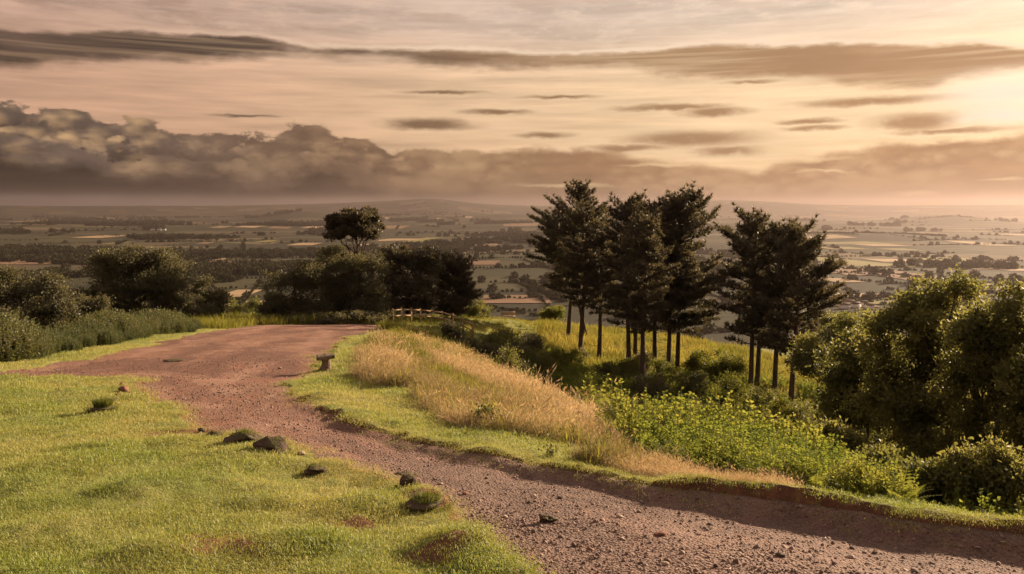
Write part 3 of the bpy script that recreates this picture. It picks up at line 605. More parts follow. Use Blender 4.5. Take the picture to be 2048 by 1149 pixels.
def pine(loc, h, label, seed, crown_base=.40, rmax=.17, lean=(0, 0), r0=.17, dens=1.0, skew=(0, 0), flat=False, group='pines standing on the spur', mat='needle', sparse=.0, nl=.42):
    """straight stem with whorls of rising branches, each carrying brushes of needles"""
    rng = np.random.default_rng(seed); root = thing('pine_tree', loc, label, 'pine tree', group)
    zz = np.linspace(-.5, h*.97, 14); q = np.clip(zz/h, 0, 1)
    st = np.stack([lean[0]*q+.10*np.sin(q*5+seed)*q, lean[1]*q+.10*np.cos(q*4+seed)*q, zz], 1)
    w = Geo(); w.tube(st, r0*(1-.86*q)+.012+.06*np.exp(-np.maximum(zz, 0)*2), 9)
    sx = lambda z: np.array([np.interp(z, zz, st[:, 0]), np.interp(z, zz, st[:, 1]), z])
    for k in range(rng.integers(4, 9)):                     # dead snags below the crown
        z = h*rng.uniform(.05, max(crown_base, .1)+.06); a = rng.uniform(0, 6.28); L = rng.uniform(.4, 1.3); p = sx(z); w.tube(bent(p, p+np.array([math.cos(a)*L, math.sin(a)*L, rng.uniform(-.1, .25)*L]), rng, 4), [.03, .022, .015, .006], 4)
    br = Geo(); C = []; D = []; IN = []; z = h*crown_base
    while z < h*.97:
        f = (z/h-crown_base)/(1-crown_base)
        prof = np.interp(f, [0, .10, .28, .5, .72, .88, 1.0], [.60, .88, 1.0, 1.0, .92, .70, .30])*rng.uniform(.82, 1.12)
        for b in range(rng.integers(3, 6)):
            a = rng.uniform(0, 6.28); L = max(h*rmax*prof*math.exp(np.clip(rng.normal()*.2, -.5, .28))*(1+.6*skew[0]*math.cos(a)+skew[1]*math.sin(a)), .4)
            rise = np.interp(f, [0, .5, .85, 1], [-.02, .22, .7, 1.6])+rng.normal()*.12
            p = sx(z+rng.normal()*.12); dv = unit(np.array([math.cos(a), math.sin(a), rise])); e = p+dv*L
            ln = bent(p, e, rng, 5, .05); ln[:, 2] += .16*L*np.linspace(0, 1, 5)**2; br.tube(ln, np.array([.045, .036, .026, .016, .007])*(.5+L/3), 4)
            m = max(3, int(L*4.0*dens)); sv = unit(np.array([-dv[1], dv[0], 0]))
            for s_ in np.linspace(.28, 1.0, m):
                b0 = np.array([np.interp(s_, np.linspace(0, 1, 5), ln[:, q]) for q in range(3)])
                for sg in ((1, -1) if s_ < .97 else (0,)):
                    tl = (L*.34*(1.15-s_)+.22)*rng.uniform(.6, 1.3); td = unit(dv*.8+sv*sg*rng.uniform(.6, 1.2)+np.array([0, 0, rng.uniform(.0, .45)]))
                    for q2 in ((.45, 1.0) if tl > .45 else (1.0,)):
                        C.append(b0+td*tl*q2); D.append(unit(td*.6+np.array([0, 0, .5]))); IN.append(s_)
        z += h*rng.uniform(.024, .040)
    for q in range(rng.integers(3, 6)):                      # upright leading shoots
        a = rng.uniform(0, 6.28); rad = h*.035*rng.uniform(0, 1); p = sx(h*rng.uniform(.90, .96)); e = p+np.array([math.cos(a)*rad, math.sin(a)*rad, h*rng.uniform(.035, .07)])
        br.tube(bent(p, e, rng, 4, .04), [.03, .022, .014, .006], 4)
        for s_ in np.linspace(.2, 1, 5): C.append(p+(e-p)*s_); D.append(np.array([0, 0, 1.])); IN.append(1.)
    C = np.array(C); D = np.array(D); IN = np.array(IN); n = len(C); per = 15
    cc = np.repeat(C, per, 0); dd = unit(np.repeat(D, per, 0)*.8+rng.normal(size=(n*per, 3))*.6); k = n*per
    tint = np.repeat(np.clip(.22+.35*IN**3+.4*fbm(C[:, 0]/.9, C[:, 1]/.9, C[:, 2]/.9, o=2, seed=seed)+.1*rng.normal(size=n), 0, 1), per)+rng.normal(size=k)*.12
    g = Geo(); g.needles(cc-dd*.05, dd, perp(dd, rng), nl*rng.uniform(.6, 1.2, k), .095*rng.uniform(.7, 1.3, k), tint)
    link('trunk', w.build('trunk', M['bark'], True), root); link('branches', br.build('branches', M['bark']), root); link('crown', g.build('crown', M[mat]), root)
    return root

# ------------------------------------------------------------------ scattering (uncountable cover only)
def scatter(name, protos, pts, rz, sc, idx, tint, label, tilt=None):
    me = bpy.data.meshes.new(name); n = len(pts); me.vertices.add(n); me.vertices.foreach_set('co', np.asarray(pts, np.float32).ravel())
    a = me.attributes.new('irot', 'FLOAT_VECTOR', 'POINT'); rot = np.zeros((n, 3), np.float32); rot[:, 2] = rz
    if tilt is not None: rot[:, :2] = tilt
    a.data.foreach_set('vector', rot.ravel())
    a = me.attributes.new('iscale', 'FLOAT', 'POINT'); a.data.foreach_set('value', np.asarray(sc, np.float32))
    a = me.attributes.new('iidx', 'INT', 'POINT'); a.data.foreach_set('value', np.asarray(idx, np.int32))
    a = me.attributes.new('itint', 'FLOAT', 'POINT'); a.data.foreach_set('value', np.clip(tint, 0, 1).astype(np.float32))
    o = link(name, me); ng = bpy.data.node_groups.new(name, 'GeometryNodeTree')
    ng.interface.new_socket('Geometry', in_out='INPUT', socket_type='NodeSocketGeometry'); ng.interface.new_socket('Geometry', in_out='OUTPUT', socket_type='NodeSocketGeometry')
    N, L = ng.nodes, ng.links; gi = N.new('NodeGroupInput'); go = N.new('NodeGroupOutput'); ip = N.new('GeometryNodeInstanceOnPoints'); j = N.new('GeometryNodeGeometryToInstance')
    for p in reversed(protos):
        oi = N.new('GeometryNodeObjectInfo'); oi.inputs['Object'].default_value = p; oi.inputs['As Instance'].default_value = False; L.new(oi.outputs['Geometry'], j.inputs[0])
    def na(nm, ty):
        q = N.new('GeometryNodeInputNamedAttribute'); q.data_type = ty; q.inputs['Name'].default_value = nm; return q.outputs['Attribute']
    L.new(gi.outputs[0], ip.inputs['Points']); L.new(j.outputs[0], ip.inputs['Instance']); ip.inputs['Pick Instance'].default_value = True
    L.new(na('iidx', 'INT'), ip.inputs['Instance Index']); L.new(na('iscale', 'FLOAT'), ip.inputs['Scale'])
    er = N.new('FunctionNodeEulerToRotation'); L.new(na('irot', 'FLOAT_VECTOR'), er.inputs[0]); L.new(er.outputs[0], ip.inputs['Rotation'])
    L.new(ip.outputs[0], go.inputs[0]); md = o.modifiers.new('scatter', 'NODES'); md.node_group = ng
    return tag(o, label, kind='stuff')
def proto(name, me): return bpy.data.objects.new(name, me)     # source shape only, never linked to the scene
def grass_proto(name, mat, seed, n, hmin, hmax, spread, width, bend=.35, seeds=0):
    rng = np.random.default_rng(seed); g = Geo()
    b = rng.normal(size=(n, 3))*np.array([spread, spread, 0]); b[:, 2] = -.01; a = rng.uniform(0, 6.28, n); hh = rng.uniform(hmin, hmax, n)
    out_ = np.stack([np.cos(a), np.sin(a), np.zeros(n)], 1); side = np.stack([-np.sin(a), np.cos(a), np.zeros(n)], 1)
    k = rng.uniform(.3, 1.3, n)[:, None]*bend; up = np.array([0, 0, 1.]); w = width*rng.uniform(.7, 1.3, n)[:, None]; H = hh[:, None]
    m = b+up*H*.55+out_*H*k*.25; tp = b+up*H*(1-.3*k)+out_*H*k*.9
    V = np.stack([b-side*w*.5, b+side*w*.5, m+side*w*.42, m-side*w*.42, tp], 1).reshape(-1, 3); i = np.arange(n)*5; tn = rng.uniform(0, 1, n)
    g.add(V, Q=np.stack([i, i+1, i+2, i+3], 1), T=np.stack([i+3, i+2, i+4], 1), tint=tn)
    if seeds:
        j = rng.choice(n, seeds, replace=False); d = unit(tp[j]-m[j]); s_ = perp(d, rng)
        for r_ in range(2): g.leaves(tp[j]-d*.04, d, s_ if r_ == 0 else np.cross(d, s_), .085*rng.uniform(.6, 1.3, seeds), .011, np.clip(.75+.2*rng.normal(size=seeds), 0, 1), 0)
    return proto(name, g.build(name, M[mat]))
def frond_proto(name, mat, seed, n=7, L=.75, arch=.6, pin=.15, pairs=11):
    rng = np.random.default_rng(seed); g = Geo()
    for f in range(n):
        a = rng.uniform(0, 6.28); l = L*rng.uniform(.65, 1.15); el = rng.uniform(.75, 1.25); o = np.array([math.cos(a), math.sin(a), 0]); q = np.linspace(0, 1, pairs+2)[1:]
        pt = o*(l*np.cos(el)*q+l*.35*arch*q*q)[:, None]+np.array([0, 0, 1])*(l*np.sin(el)*q-l*.42*arch*q**2.2)[:, None]
        tn = unit(np.gradient(pt, axis=0)); sd = unit(np.cross(tn, np.array([0, 0, 1.]))); wl = pin*l/L*np.sin(np.clip(q*1.05+.12, 0, 1)*3.05)+.02; t0 = rng.uniform(.2, .8)
        for s_ in (1, -1):
            d = unit(sd*s_+tn*.55+np.array([0, 0, -.15])); g.leaves(pt, d, tn, wl, wl*.38, np.clip(t0+.15*rng.normal(size=len(q)), 0, 1), .1)
        w = .006; V = np.concatenate([pt-sd*w, pt+sd*w]); m = len(pt); i = np.arange(m-1); g.add(V, Q=np.stack([i, i+1, i+1+m, i+m], 1), tint=.7)
    return proto(name, g.build(name, M[mat]))
def herb_proto(name, mat, seed, n=9, h=.9, leaf=.11, spread=.18):
    rng = np.random.default_rng(seed); g = Geo()
    for s_ in range(n):
        b = rng.normal(size=3)*spread; b[2] = 0; hh = h*rng.uniform(.6, 1.15); tip = b+np.array([rng.normal()*.10, rng.normal()*.10, hh]); m = 26; q = rng.uniform(.15, 1, m)
        c = b+(tip-b)*q[:, None]; a = rng.uniform(0, 6.28, m); d = unit(np.stack([np.cos(a), np.sin(a), rng.uniform(.1, .9, m)], 1)); g.leaves(c, d, perp(d, rng), leaf*(1.25-q*.75), leaf*.36, np.clip(.25+.5*q+.15*rng.normal(size=m), 0, 1))
        g.tube([b, (b+tip)/2, tip], [.008, .006, .003], 3)
    return proto(name, g.build(name, M[mat]))
def pebble_proto(name, seed, flat=.6):
    rng = np.random.default_rng(seed); bm = bmesh.new(); bmesh.ops.create_icosphere(bm, subdivisions=1, radius=1)
    V = np.array([v.co for v in bm.verts]); T = np.array([[v.index for v in f.verts] for f in bm.faces]); bm.free()
    V = V*(1+.28*rng.normal(size=(len(V), 1)))*np.array([1, rng.uniform(.6, 1), flat]); g = Geo(); g.add(V, T=T, tint=rng.uniform(0, 1)); return proto(name, g.build(name, M['pebble']))
def tree_blob_proto(name, seed):
    rng = np.random.default_rng(seed); g = Geo(); n = 170; d = unit(rng.normal(size=(n, 3))); c = d*rng.uniform(.5, 1, n)[:, None]*np.array([.5, .5, .46])+np.array([0, 0, .52]); c += .12*rng.normal(size=(n, 3))
    g.leaves(c, unit(d+rng.normal(size=(n, 3))*.5), perp(d, rng), .34, .26, rng.uniform(0, 1, n)); return proto(name, g.build(name, M['farleaf']))
def polar_pts(n, th0, th1, r0, r1, p=1.0, rng=RNG):
    """p=1: even per log distance; area density then falls as 1/r^2"""
    th = np.radians(rng.uniform(th0, th1, n)); u = rng.uniform(0, 1, n)
    if p == 1.0: r = r0*(r1/r0)**u
    else: k = p; r = (r0**k+u*(r1**k-r0**k))**(1/k)
    return r*np.sin(th), r*np.cos(th), r

def build_cover():
    rng = np.random.default_rng(11)
    lawn = [grass_proto('lawn_tuft', 'lawn', 100+i, 36, .010, .026+.009*i, .085, .0050, .9) for i in range(4)]
    gold = [grass_proto('dry_tuft', 'gold', 120+i, 30, .08, .24+.06*i, .12, .0040, .6, 14) for i in range(4)]
    rgh = [grass_proto('rough_tuft', 'rough', 140+i, 26, .12, .34+.04*i, .09, .013, .7) for i in range(3)]
    # turf
    x, y, r = polar_pts(210000, -47, 42, 3.2, 62, -.55, rng); sd = path_sd(x, y); z = ground_h(x, y, sd); g, ro = zones(x, y, z, sd)
    nz = fbm(x/1.1, y/1.1, o=3, seed=91); bare = np.zeros(len(x), bool)
    for bx, by, br in BARE: bare |= np.hypot((x-bx)/1.6, y-by)/br+.9*fbm(x/.3, y/.3, o=3, seed=77) < 1.05
    thin = fbm(x/.9, y/.9, o=3, seed=111) > .22
    k = (sd > .03-.34*rng.random(len(x))**5) & ~(thin & (rng.random(len(x)) < .75)) & (g < .45) & (ro < .4) & ~(bare & (rng.random(len(x)) < .85)) & (px_of(x, y) < 2500)
    x, y, z, r, nz, sd = [q[k] for q in (x, y, z, r, nz, sd)]; n = len(x); z = np.where(sd < .03, np.maximum(z, path_h(x, y, sd)-.004), z)
    big = fbm(x/3.3, y/3.3, o=2, seed=93); tuft = np.clip(fbm(x/.55, y/.55, o=3, seed=41), -.2, .5)
    scl = .86*(np.clip(r/9, .85, 3.2)**.75)*(.75+.4*rng.random(n)+.9*np.clip(tuft, 0, 1))*np.where(sd < .35, .75, 1)
    tn = .46+.85*nz*.6+.55*big-.40*tuft+.10*rng.normal(size=n)+.22*np.exp(-np.maximum(sd, 0)/.3)+.10*sstep(12, 30, r)
    print('lawn tufts', n); scatter('lawn_grass', lawn, np.stack([x, y, z], 1), rng.uniform(0, 6.28, n), scl, rng.integers(0, 4, n), tn, 'short green turf grass beside the path')
    # dry golden grass of the slope
    x, y, r = polar_pts(90000, -20, 36, 6, 62, -.35, rng); sd = path_sd(x, y); z = ground_h(x, y, sd); g, ro = zones(x, y, z, sd); nz = fbm(x/1.6, y/1.6, o=3, seed=95)
    k = (g > .35+.3*nz) & (sd > .05); x, y, z, r, nz, sd = [q[k] for q in (x, y, z, r, nz, sd)]; n = len(x)
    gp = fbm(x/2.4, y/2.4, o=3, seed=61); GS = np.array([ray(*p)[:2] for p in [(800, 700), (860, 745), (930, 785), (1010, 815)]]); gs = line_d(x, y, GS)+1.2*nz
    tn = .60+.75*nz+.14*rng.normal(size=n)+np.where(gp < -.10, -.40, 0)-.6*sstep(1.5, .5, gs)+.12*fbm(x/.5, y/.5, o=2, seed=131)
    scl = .80*np.clip(r/14, .75, 1.7)**.6*(.6+.7*rng.random(n))*(1+.7*nz)*np.interp(sd, [0, 1.0], [.45, 1])*np.interp(y, [14, 22], [1, .85])*(1-.35*sstep(1.4, .6, gs))*np.interp(px_of(x, y), [1150, 1350], [1, .62])*np.exp(rng.normal(size=n)*.22)
    print('gold tufts', n); scatter('golden_grass', gold, np.stack([x, y, z], 1), rng.uniform(0, 6.28, n), scl, rng.integers(0, 4, n), tn, 'tall dry golden grass covering the slope right of the path')
    # rough grass of the gully and spur, and along the far verges
    x, y, r = polar_pts(60000, -38, 40, 8, 125, .3, rng); sd = path_sd(x, y); z = ground_h(x, y, sd); g, ro = zones(x, y, z, sd); px = px_of(x, y); ct = crest_t(px)
    k = (sd > .1) & ((g < .5) | ((rng.random(len(x)) < .3) & (px < 1250))) & ((g > .5) | ((px > 760) & (y > ct)) | (y > 50)) & ~((px > 1650) & (y < ct+6)); x, y, z, r, px = [q[k] for q in (x, y, z, r, px)]; n = len(x)
    spur = ((px > 930) & (y > 62)); tn = .40+.6*fbm(x/5, y/5, o=3, seed=97)+.1*rng.normal(size=n)+np.where(spur, .40, .08)  # spur tufts tinted brighter, putting the sunlit meadow into their colour
    print('rough tufts', n); scatter('rough_grass', rgh, np.stack([x, y, z], 1), rng.uniform(0, 6.28, n), np.clip(r/28, .8, 2.2)*(.7+.7*rng.random(n))*np.where((px > 760) & (px < 1075) & (r > 56), .42, 1), rng.integers(0, 3, n), tn, 'rough grass in the gully and on the spur')
    # bracken: bright bank right of the slope, and undergrowth through the gully
    fr = [frond_proto('bracken_plant', 'frond', 160+i, 6+i % 3, .62+.1*i) for i in range(3)]+[herb_proto('nettle_clump', 'frond', 190+i, 8, .62+.12*i, .10, .16) for i in range(3)]
    x, y, r = polar_pts(26000, -2, 37, 8, 75, .4, rng); sd = path_sd(x, y); z = ground_h(x, y, sd); px = px_of(x, y); py = HY-F*z/y; ct = crest_t(px); nz = fbm(x/2.2, y/2.2, o=3, seed=99)
    bank = (rng.random(len(x)) < np.clip((px-1255)/220+.75*nz, 0, 1)) & (px < 1760+120*nz) & (sd > np.interp(px, [1200, 1400, 1600, 1800, 2000], [2.6, 1.4, .85, .55, .4])+.5*nz) & (y < ct+5)
    gul = (px > 985) & (y > ct+2.5) & (nz > -.12) & (y < 70) & ~((px > 930) & (y > 64) & (px < 1250))
    k = (bank & (rng.random(len(x)) < .85)) | (gul & (rng.random(len(x)) < .5)); x, y, z, r, px, nz, bank = [q[k] for q in (x, y, z, r, px, nz, bank)]; n = len(x)
    scl = np.where(bank, np.interp(r, [7, 9, 12, 16], [.32, .5, .95, 1.25])*(.6+.5*rng.random(n))*(1+.6*nz), (.9+.7*rng.random(n))*np.clip(r/35, .8, 1.5)); tn = .50+1.0*nz+.18*rng.normal(size=n)+np.where(bank, .10, .02)
    print('bracken', n); scatter('bracken', fr, np.stack([x, y, z], 1), rng.uniform(0, 6.28, n), scl, np.where(bank, rng.integers(1, 6, n), rng.integers(0, 5, n)), tn, 'bright green bracken along the right bank and in the gully')
    # dark willowherb band on the left
    hb = [herb_proto('willowherb_clump', 'herb', 180+i, 9, .75+.1*i, .13, .22) for i in range(3)]
    WB = np.array([plane_pt(*p) for p in [(-260, 715), (-120, 732), (40, 728), (120, 710), (215, 692), (300, 674), (372, 663), (395, 658), (330, 656), (200, 668), (60, 694), (-120, 706)]])
    x = rng.uniform(WB[:, 0].min(), WB[:, 0].max(), 40000); y = rng.uniform(WB[:, 1].min(), WB[:, 1].max(), 40000); q = poly_sd(x, y, WB)+1.2*fbm(x/2, y/2, o=3, seed=101)
    k = q < 0; x, y, q = x[k][:7000], y[k][:7000], q[k][:7000]; n = len(x); nz = fbm(x/2.5, y/2.5, o=3, seed=103)
    print('herbs', n); scatter('willowherb', hb, np.stack([x, y, ground_h(x, y)], 1), rng.uniform(0, 6.28, n), (.70+.4*rng.random(n)+.8*nz)*np.interp(q, [-1.5, 0], [1.0, .5]), rng.integers(0, 3, n), .42+.5*nz+.1*rng.normal(size=n), 'band of dark leafy willowherb left of the path')
    # loose chippings on the path
    pb = [pebble_proto('chipping', 200+i, .45+.1*(i % 3)) for i in range(5)]
    x, y, r = polar_pts(150000, -40, 60, 3.5, 26, -.3, rng); sd = path_sd(x, y); nz = fbm(x/1.2, y/1.2, o=3, seed=105); k = (sd < -.02) & (rng.random(len(x)) < .55+.9*nz+.25*sstep(12, 7, r)); x, y, r, sd = [q[k] for q in (x, y, r, sd)]; n = len(x)
    s_ = np.exp(rng.normal(size=n)*.55)*.0062*np.clip(r/9, .9, 1.9); s_ = np.minimum(s_, .024); tn = np.clip(.42+.24*rng.normal(size=n), 0, 1)
    print('chippings', n); scatter('chippings', pb, np.stack([x, y, path_h(x, y, sd)+s_*.2], 1), rng.uniform(0, 6.28, n), s_, rng.integers(0, 5, n), tn, 'loose stone chippings strewn over the path', tilt=rng.normal(size=(n, 2))*.5)
    # woods and hedgerow trees of the plain
    tb = [tree_blob_proto('distant_tree', 220+i) for i in range(4)]
    X = []; S = []
    x, y, r = polar_pts(60000, -36, 36, 1000, 16000, .5, rng); wn = fbm(x/620+3, y/420, o=4, seed=107)-.10*sstep(3200, 1200, r)
    k = wn > np.interp(CX+F*x/y, [0, 900, 1500, 1800], [.24, .26, .46, .52]); X.append(np.stack([x[k], y[k]], 1)); S.append(rng.uniform(9, 17, k.sum())*np.clip(r[k]/3500, 1, 1.9))
    for q in range(300):                                     # hedges
        th = R(rng.uniform(-36, 36)); d = 1000*(11**rng.random()); a = rng.choice([.3, .3+1.57])+rng.normal()*.15; L = rng.uniform(150, 600); m = int(L/9); s_ = np.linspace(-.5, .5, m)*L
        hx = d*math.sin(th)+np.cos(a)*s_; hy = d*math.cos(th)+np.sin(a)*s_+rng.normal(size=m)*2; k = rng.random(m) < .8; X.append(np.stack([hx[k], hy[k]], 1)); S.append(np.where(rng.random(k.sum()) < .16, rng.uniform(9, 14, k.sum()), rng.uniform(3, 5.5, k.sum())))
    # the wooded crest right of the pines
    q = rng.uniform(1600, 1890, 900); d = np.interp(q, [1600, 1740, 1890], [4700, 4620, 4500])+rng.normal(size=900)*60; X.append(np.stack([(q-CX)/F*d, d], 1)); S.append(rng.uniform(9, 16, 900))
    X = np.concatenate(X); S = np.concatenate(S); k = X[:, 1] > 900; X, S = X[k], S[k]; n = len(X)
    print('distant trees', n); scatter('distant_woods', tb, np.stack([X[:, 0], X[:, 1], plain_h(X[:, 0], X[:, 1])-.5], 1), rng.uniform(0, 6.28, n), S, rng.integers(0, 4, n), rng.uniform(0, 1, n), 'dark woods and hedgerow trees scattered over the plain')
build_cover()

# ------------------------------------------------------------------ pines on the spur
def top_h(px, py_top, t, z): return zy(t, py_top)-z
PINES = [  # px of base, distance, py of top, px of top, crown base fraction, crown radius fraction, skew, label
    (1136, 80, 382, 1160, 0.32, 0.213, (-.28, 0), 'tallest pine, leftmost of the left-hand pine group, leaning crown over the valley'),
    (1160, 72, 420, 1176, 0.36, 0.148, (.05, 0), 'dark pine with twin-looking stem, second trunk of the left-hand pine group'),
    (1172, 84, 428, 1120, 0.38, 0.193, (-.1, 0), 'pine half hidden behind the two front trunks of the left-hand group'),
    (1198, 70, 470, 1205, 0.40, 0.110, (0, 0), 'thin pine standing alone between the left and middle pine groups'),
    (1258, 66, 404, 1252, 0.32, 0.155, (-.1, 0), 'leftmost pine of the middle group, narrow spiky top'),
    (1285, 59, 432, 1290, 0.36, 0.129, (0, 0), 'nearest pine of the middle group, its base lowest in the gully'),
    (1310, 68, 408, 1308, 0.34, 0.155, (0, 0), 'central pine of the middle group with two sharp leaders'),
    (1336, 66, 412, 1345, 0.34, 0.155, (.05, 0), 'pine right of centre in the middle group, trunk in shade'),
    (1354, 67, 402, 1362, 0.29, 0.199, (.25, 0), 'rightmost pine of the middle group with long boughs towards the right'),
    (1270, 76, 436, 1275, 0.36, 0.168, (0, 0), 'pine at the back of the middle group, trunk seen between two others'),
    (1500, 60, 438, 1512, 0.34, 0.174, (-.2, 0), 'leftmost pine of the right-hand group, bare branch tips on its left'),
    (1513, 66, 466, 1530, 0.36, 0.142, (0, 0), 'pine close behind the left trunk of the right-hand group'),
    (1548, 59, 452, 1560, 0.34, 0.142, (.05, 0), 'middle pine of the right-hand group with a thick straight trunk'),
    (1580, 56, 462, 1600, 0.32, 0.174, (.25, 0), 'rightmost pine of the right-hand group, stepped boughs over the fields')]
for i, (px, t, pt, ptx, cb, rm, sk, lab) in enumerate(PINES):
    x, y, z = at_t(px, t); h = top_h(px, pt, t, z); pine((x, y, z-.1), h, lab, 300+i, cb, rm, ((ptx-px)/F*t, random.uniform(-.4, .4)), .21, 1.0, sk)

# ------------------------------------------------------------------ clump of trees at the end of the path, and trees on the left
def bl(px, py, t, z0, x0, rpx, rpy, depth=None):       # lobe from photograph pixels at distance t -> relative to a base
    x = (px-CX)/F*t; return (x-x0, 0.0, zy(t, py)-z0, rpx/F*t, (depth if depth else rpx/F*t), rpy/F*t)
def px_tree(name, px, t, lobes, label, cat='tree', group=None, spread=.35, **kw):
    x, y, z = at_t(px, t); B = []; rr = random.Random(int(px*7+t))
    for p in lobes:
        b = list(bl(p[0], p[1], t, z, x, p[2], p[3])); b[1] = rr.uniform(-spread, spread)*b[3]*1.5; B.append(tuple(b))
    return blob_tree(name, (x, y, z), B, label, cat, group, **kw)
G1 = 'trees in the clump where the path ends'; G2 = 'trees left of the path'
px_tree('hawthorn_tree', 585, 64, [(560, 590, 42, 42), (600, 570, 46, 45), (545, 618, 36, 26), (620, 610, 40, 34), (640, 565, 36, 46), (580, 622, 45, 24), (610, 545, 26, 24)], 'broad dark bush forming the left end of the clump behind the path', group=G1, mat='thorn', n=2300, per=16, leaf=.15, clump=.32, seed=401, dense=True, trunk_r=.16, stems=3)
px_tree('hawthorn_tree', 705, 66, [(670, 580, 40, 42), (715, 575, 44, 42), (752, 585, 34, 46), (690, 615, 48, 28), (740, 618, 40, 26), (660, 525, 28, 34), (705, 535, 40, 32), (748, 535, 28, 36)], 'dark thicket in the middle of the clump below the umbrella pine', group=G1, mat='thorn', n=2300, per=16, leaf=.15, clump=.32, seed=402, dense=True, trunk_r=.16, stems=3)
px_tree('hawthorn_tree', 672, 70, [(672, 510, 30, 24), (650, 530, 24, 22), (700, 525, 28, 26)], 'leafy treetop showing just under the umbrella pine crown', group=G1, mat='thorn', n=700, per=16, leaf=.15, clump=.32, seed=403, dense=True, trunk_r=.12)
px_tree('scots_pine', 815, 71, [(800, 530, 40, 36), (838, 522, 36, 34), (780, 575, 36, 40), (830, 575, 44, 40), (856, 550, 18, 26), (800, 612, 40, 20), (780, 515, 18, 22), (845, 608, 28, 20)], 'rounded pine at the right end of the clump by the fence', 'pine tree', G1, mat='needle', n=1900, per=20, leaf=.22, clump=.30, seed=404, dense=True, trunk_r=.18, bark='bark')
x, y, z = at_t(722, 68)
px_tree('umbrella_pine', 722, 68, [(712, 432, 44, 12), (738, 428, 24, 12), (668, 456, 22, 13), (692, 446, 34, 13), (748, 452, 14, 22), (715, 456, 40, 15), (680, 440, 24, 12), (735, 470, 24, 10), (672, 470, 22, 8)], 'flat topped umbrella pine rising above the dark clump', 'pine tree', G1, mat='needle', n=1500, per=20, leaf=.22, clump=.17, seed=405, dense=True, trunk_r=.14, trunk_top=7.6, bark='bark', spread=.6)
x, y, z = at_t(905, 75); pine((x, y, z), top_h(905, 527, 75, z), 'small dark conifer standing right of the clump beyond the fence', 406, .06, .36, (0, 0), .09, 1.3, group=G1, nl=.34)
px_tree('oak_tree', 270, 60, [(250, 545, 60, 42), (305, 540, 55, 42), (275, 560, 60, 50), (270, 525, 50, 30), (215, 575, 52, 38), (335, 575, 34, 42), (280, 600, 66, 36), (190, 590, 34, 26), (235, 515, 36, 20), (300, 512, 42, 20), (230, 625, 60, 26), (320, 625, 44, 24), (355, 560, 18, 30)], 'big rounded dark tree left of the path, largest on that side', group=G2, mat='thorn', n=3600, per=16, leaf=.16, clump=.36, seed=410, dense=True, trunk_r=.22)
px_tree('hawthorn_tree', 425, 64, [(425, 582, 32, 26), (408, 600, 20, 20), (445, 600, 18, 22), (425, 622, 30, 20)], 'small round tree between the big dark tree and the path end', group=G2, mat='thorn', n=800, per=16, leaf=.14, clump=.28, seed=411, dense=True, trunk_r=.10)
px_tree('hawthorn_shrub', 385, 60, [(385, 618, 36, 24), (365, 605, 22, 18), (405, 632, 30, 16)], 'low bush tucked against the right foot of the big dark tree', 'shrub', G2, mat='thorn', n=700, per=16, leaf=.14, clump=.28, seed=412, trunk_r=.08, stems=3)
px_tree('oak_tree', 30, 40, [(-20, 590, 70, 50), (50, 585, 60, 42), (100, 615, 45, 42), (20, 640, 80, 45), (-60, 560, 50, 36), (90, 655, 50, 34), (-90, 630, 70, 60), (10, 550, 28, 16)], 'dense leafy tree mass cut by the left edge of the picture', group=G2, mat='thorn', n=3200, per=16, leaf=.13, clump=.32, seed=413, dense=True, trunk_r=.2)
px_tree('hawthorn_shrub', 170, 44, [(160, 622, 34, 30), (192, 612, 22, 22), (140, 645, 38, 26), (185, 645, 30, 24)], 'olive green bush in front of the big dark tree, right of the edge trees', 'shrub', G2, mat='thorn', n=1300, per=16, leaf=.12, clump=.28, seed=414, dense=True, trunk_r=.1, stems=3)
px_tree('hawthorn_shrub', 475, 80, [(470, 618, 22, 16), (490, 622, 20, 14), (505, 612, 14, 18)], 'far low bush glimpsed in the gap where the left track leaves', 'shrub', G2, mat='gorse', n=350, per=20, leaf=.14, clump=.28, seed=415, trunk_r=.06, stems=3)
px_tree('hawthorn_shrub', 590, 61, [(540, 636, 26, 10), (590, 638, 40, 9), (650, 636, 40, 10), (700, 634, 40, 10), (750, 634, 34, 11)], 'low hedge of scrub along the foot of the clump', 'shrub', G1, mat='thorn', n=900, per=16, leaf=.12, clump=.2, seed=416, trunk_r=.05, stems=4)

# ------------------------------------------------------------------ broadleaved trees on the right
G3 = 'broadleaved trees below the right bank'
px_tree('sycamore_tree', 1868, 24, [(1868, 592, 46, 47), (1905, 585, 41, 40), (1870, 630, 76, 59), (1835, 600, 24, 21), (1830, 650, 67, 59), (1890, 690, 85, 71), (1790, 715, 67, 65), (1850, 770, 98, 71), (1920, 780, 73, 83), (1790, 820, 85, 71), (1880, 870, 110, 77), (1820, 930, 85, 65), (1930, 940, 73, 71), (1760, 650, 30, 26)], 'tall bushy tree with spiky leaf tips, left of the two on the right edge', group=G3, mat='broad', n=6200, per=16, leaf=.115, clump=.22, boughs=18, seed=420, trunk_r=.16, gap=.20, twigs=1.6)
px_tree('sycamore_tree', 1990, 21, [(1985, 630, 73, 65), (2020, 650, 55, 71), (1950, 690, 61, 71), (2010, 730, 73, 83), (1965, 790, 73, 83), (2030, 830, 67, 83), (1975, 890, 73, 83), (2030, 950, 67, 71), (1950, 985, 55, 47), (2000, 585, 37, 30)], 'tall leafy tree standing at the right edge of the picture', group=G3, mat='broad', n=5400, per=16, leaf=.11, clump=.20, boughs=18, seed=421, trunk_r=.15, gap=.20, twigs=1.6)
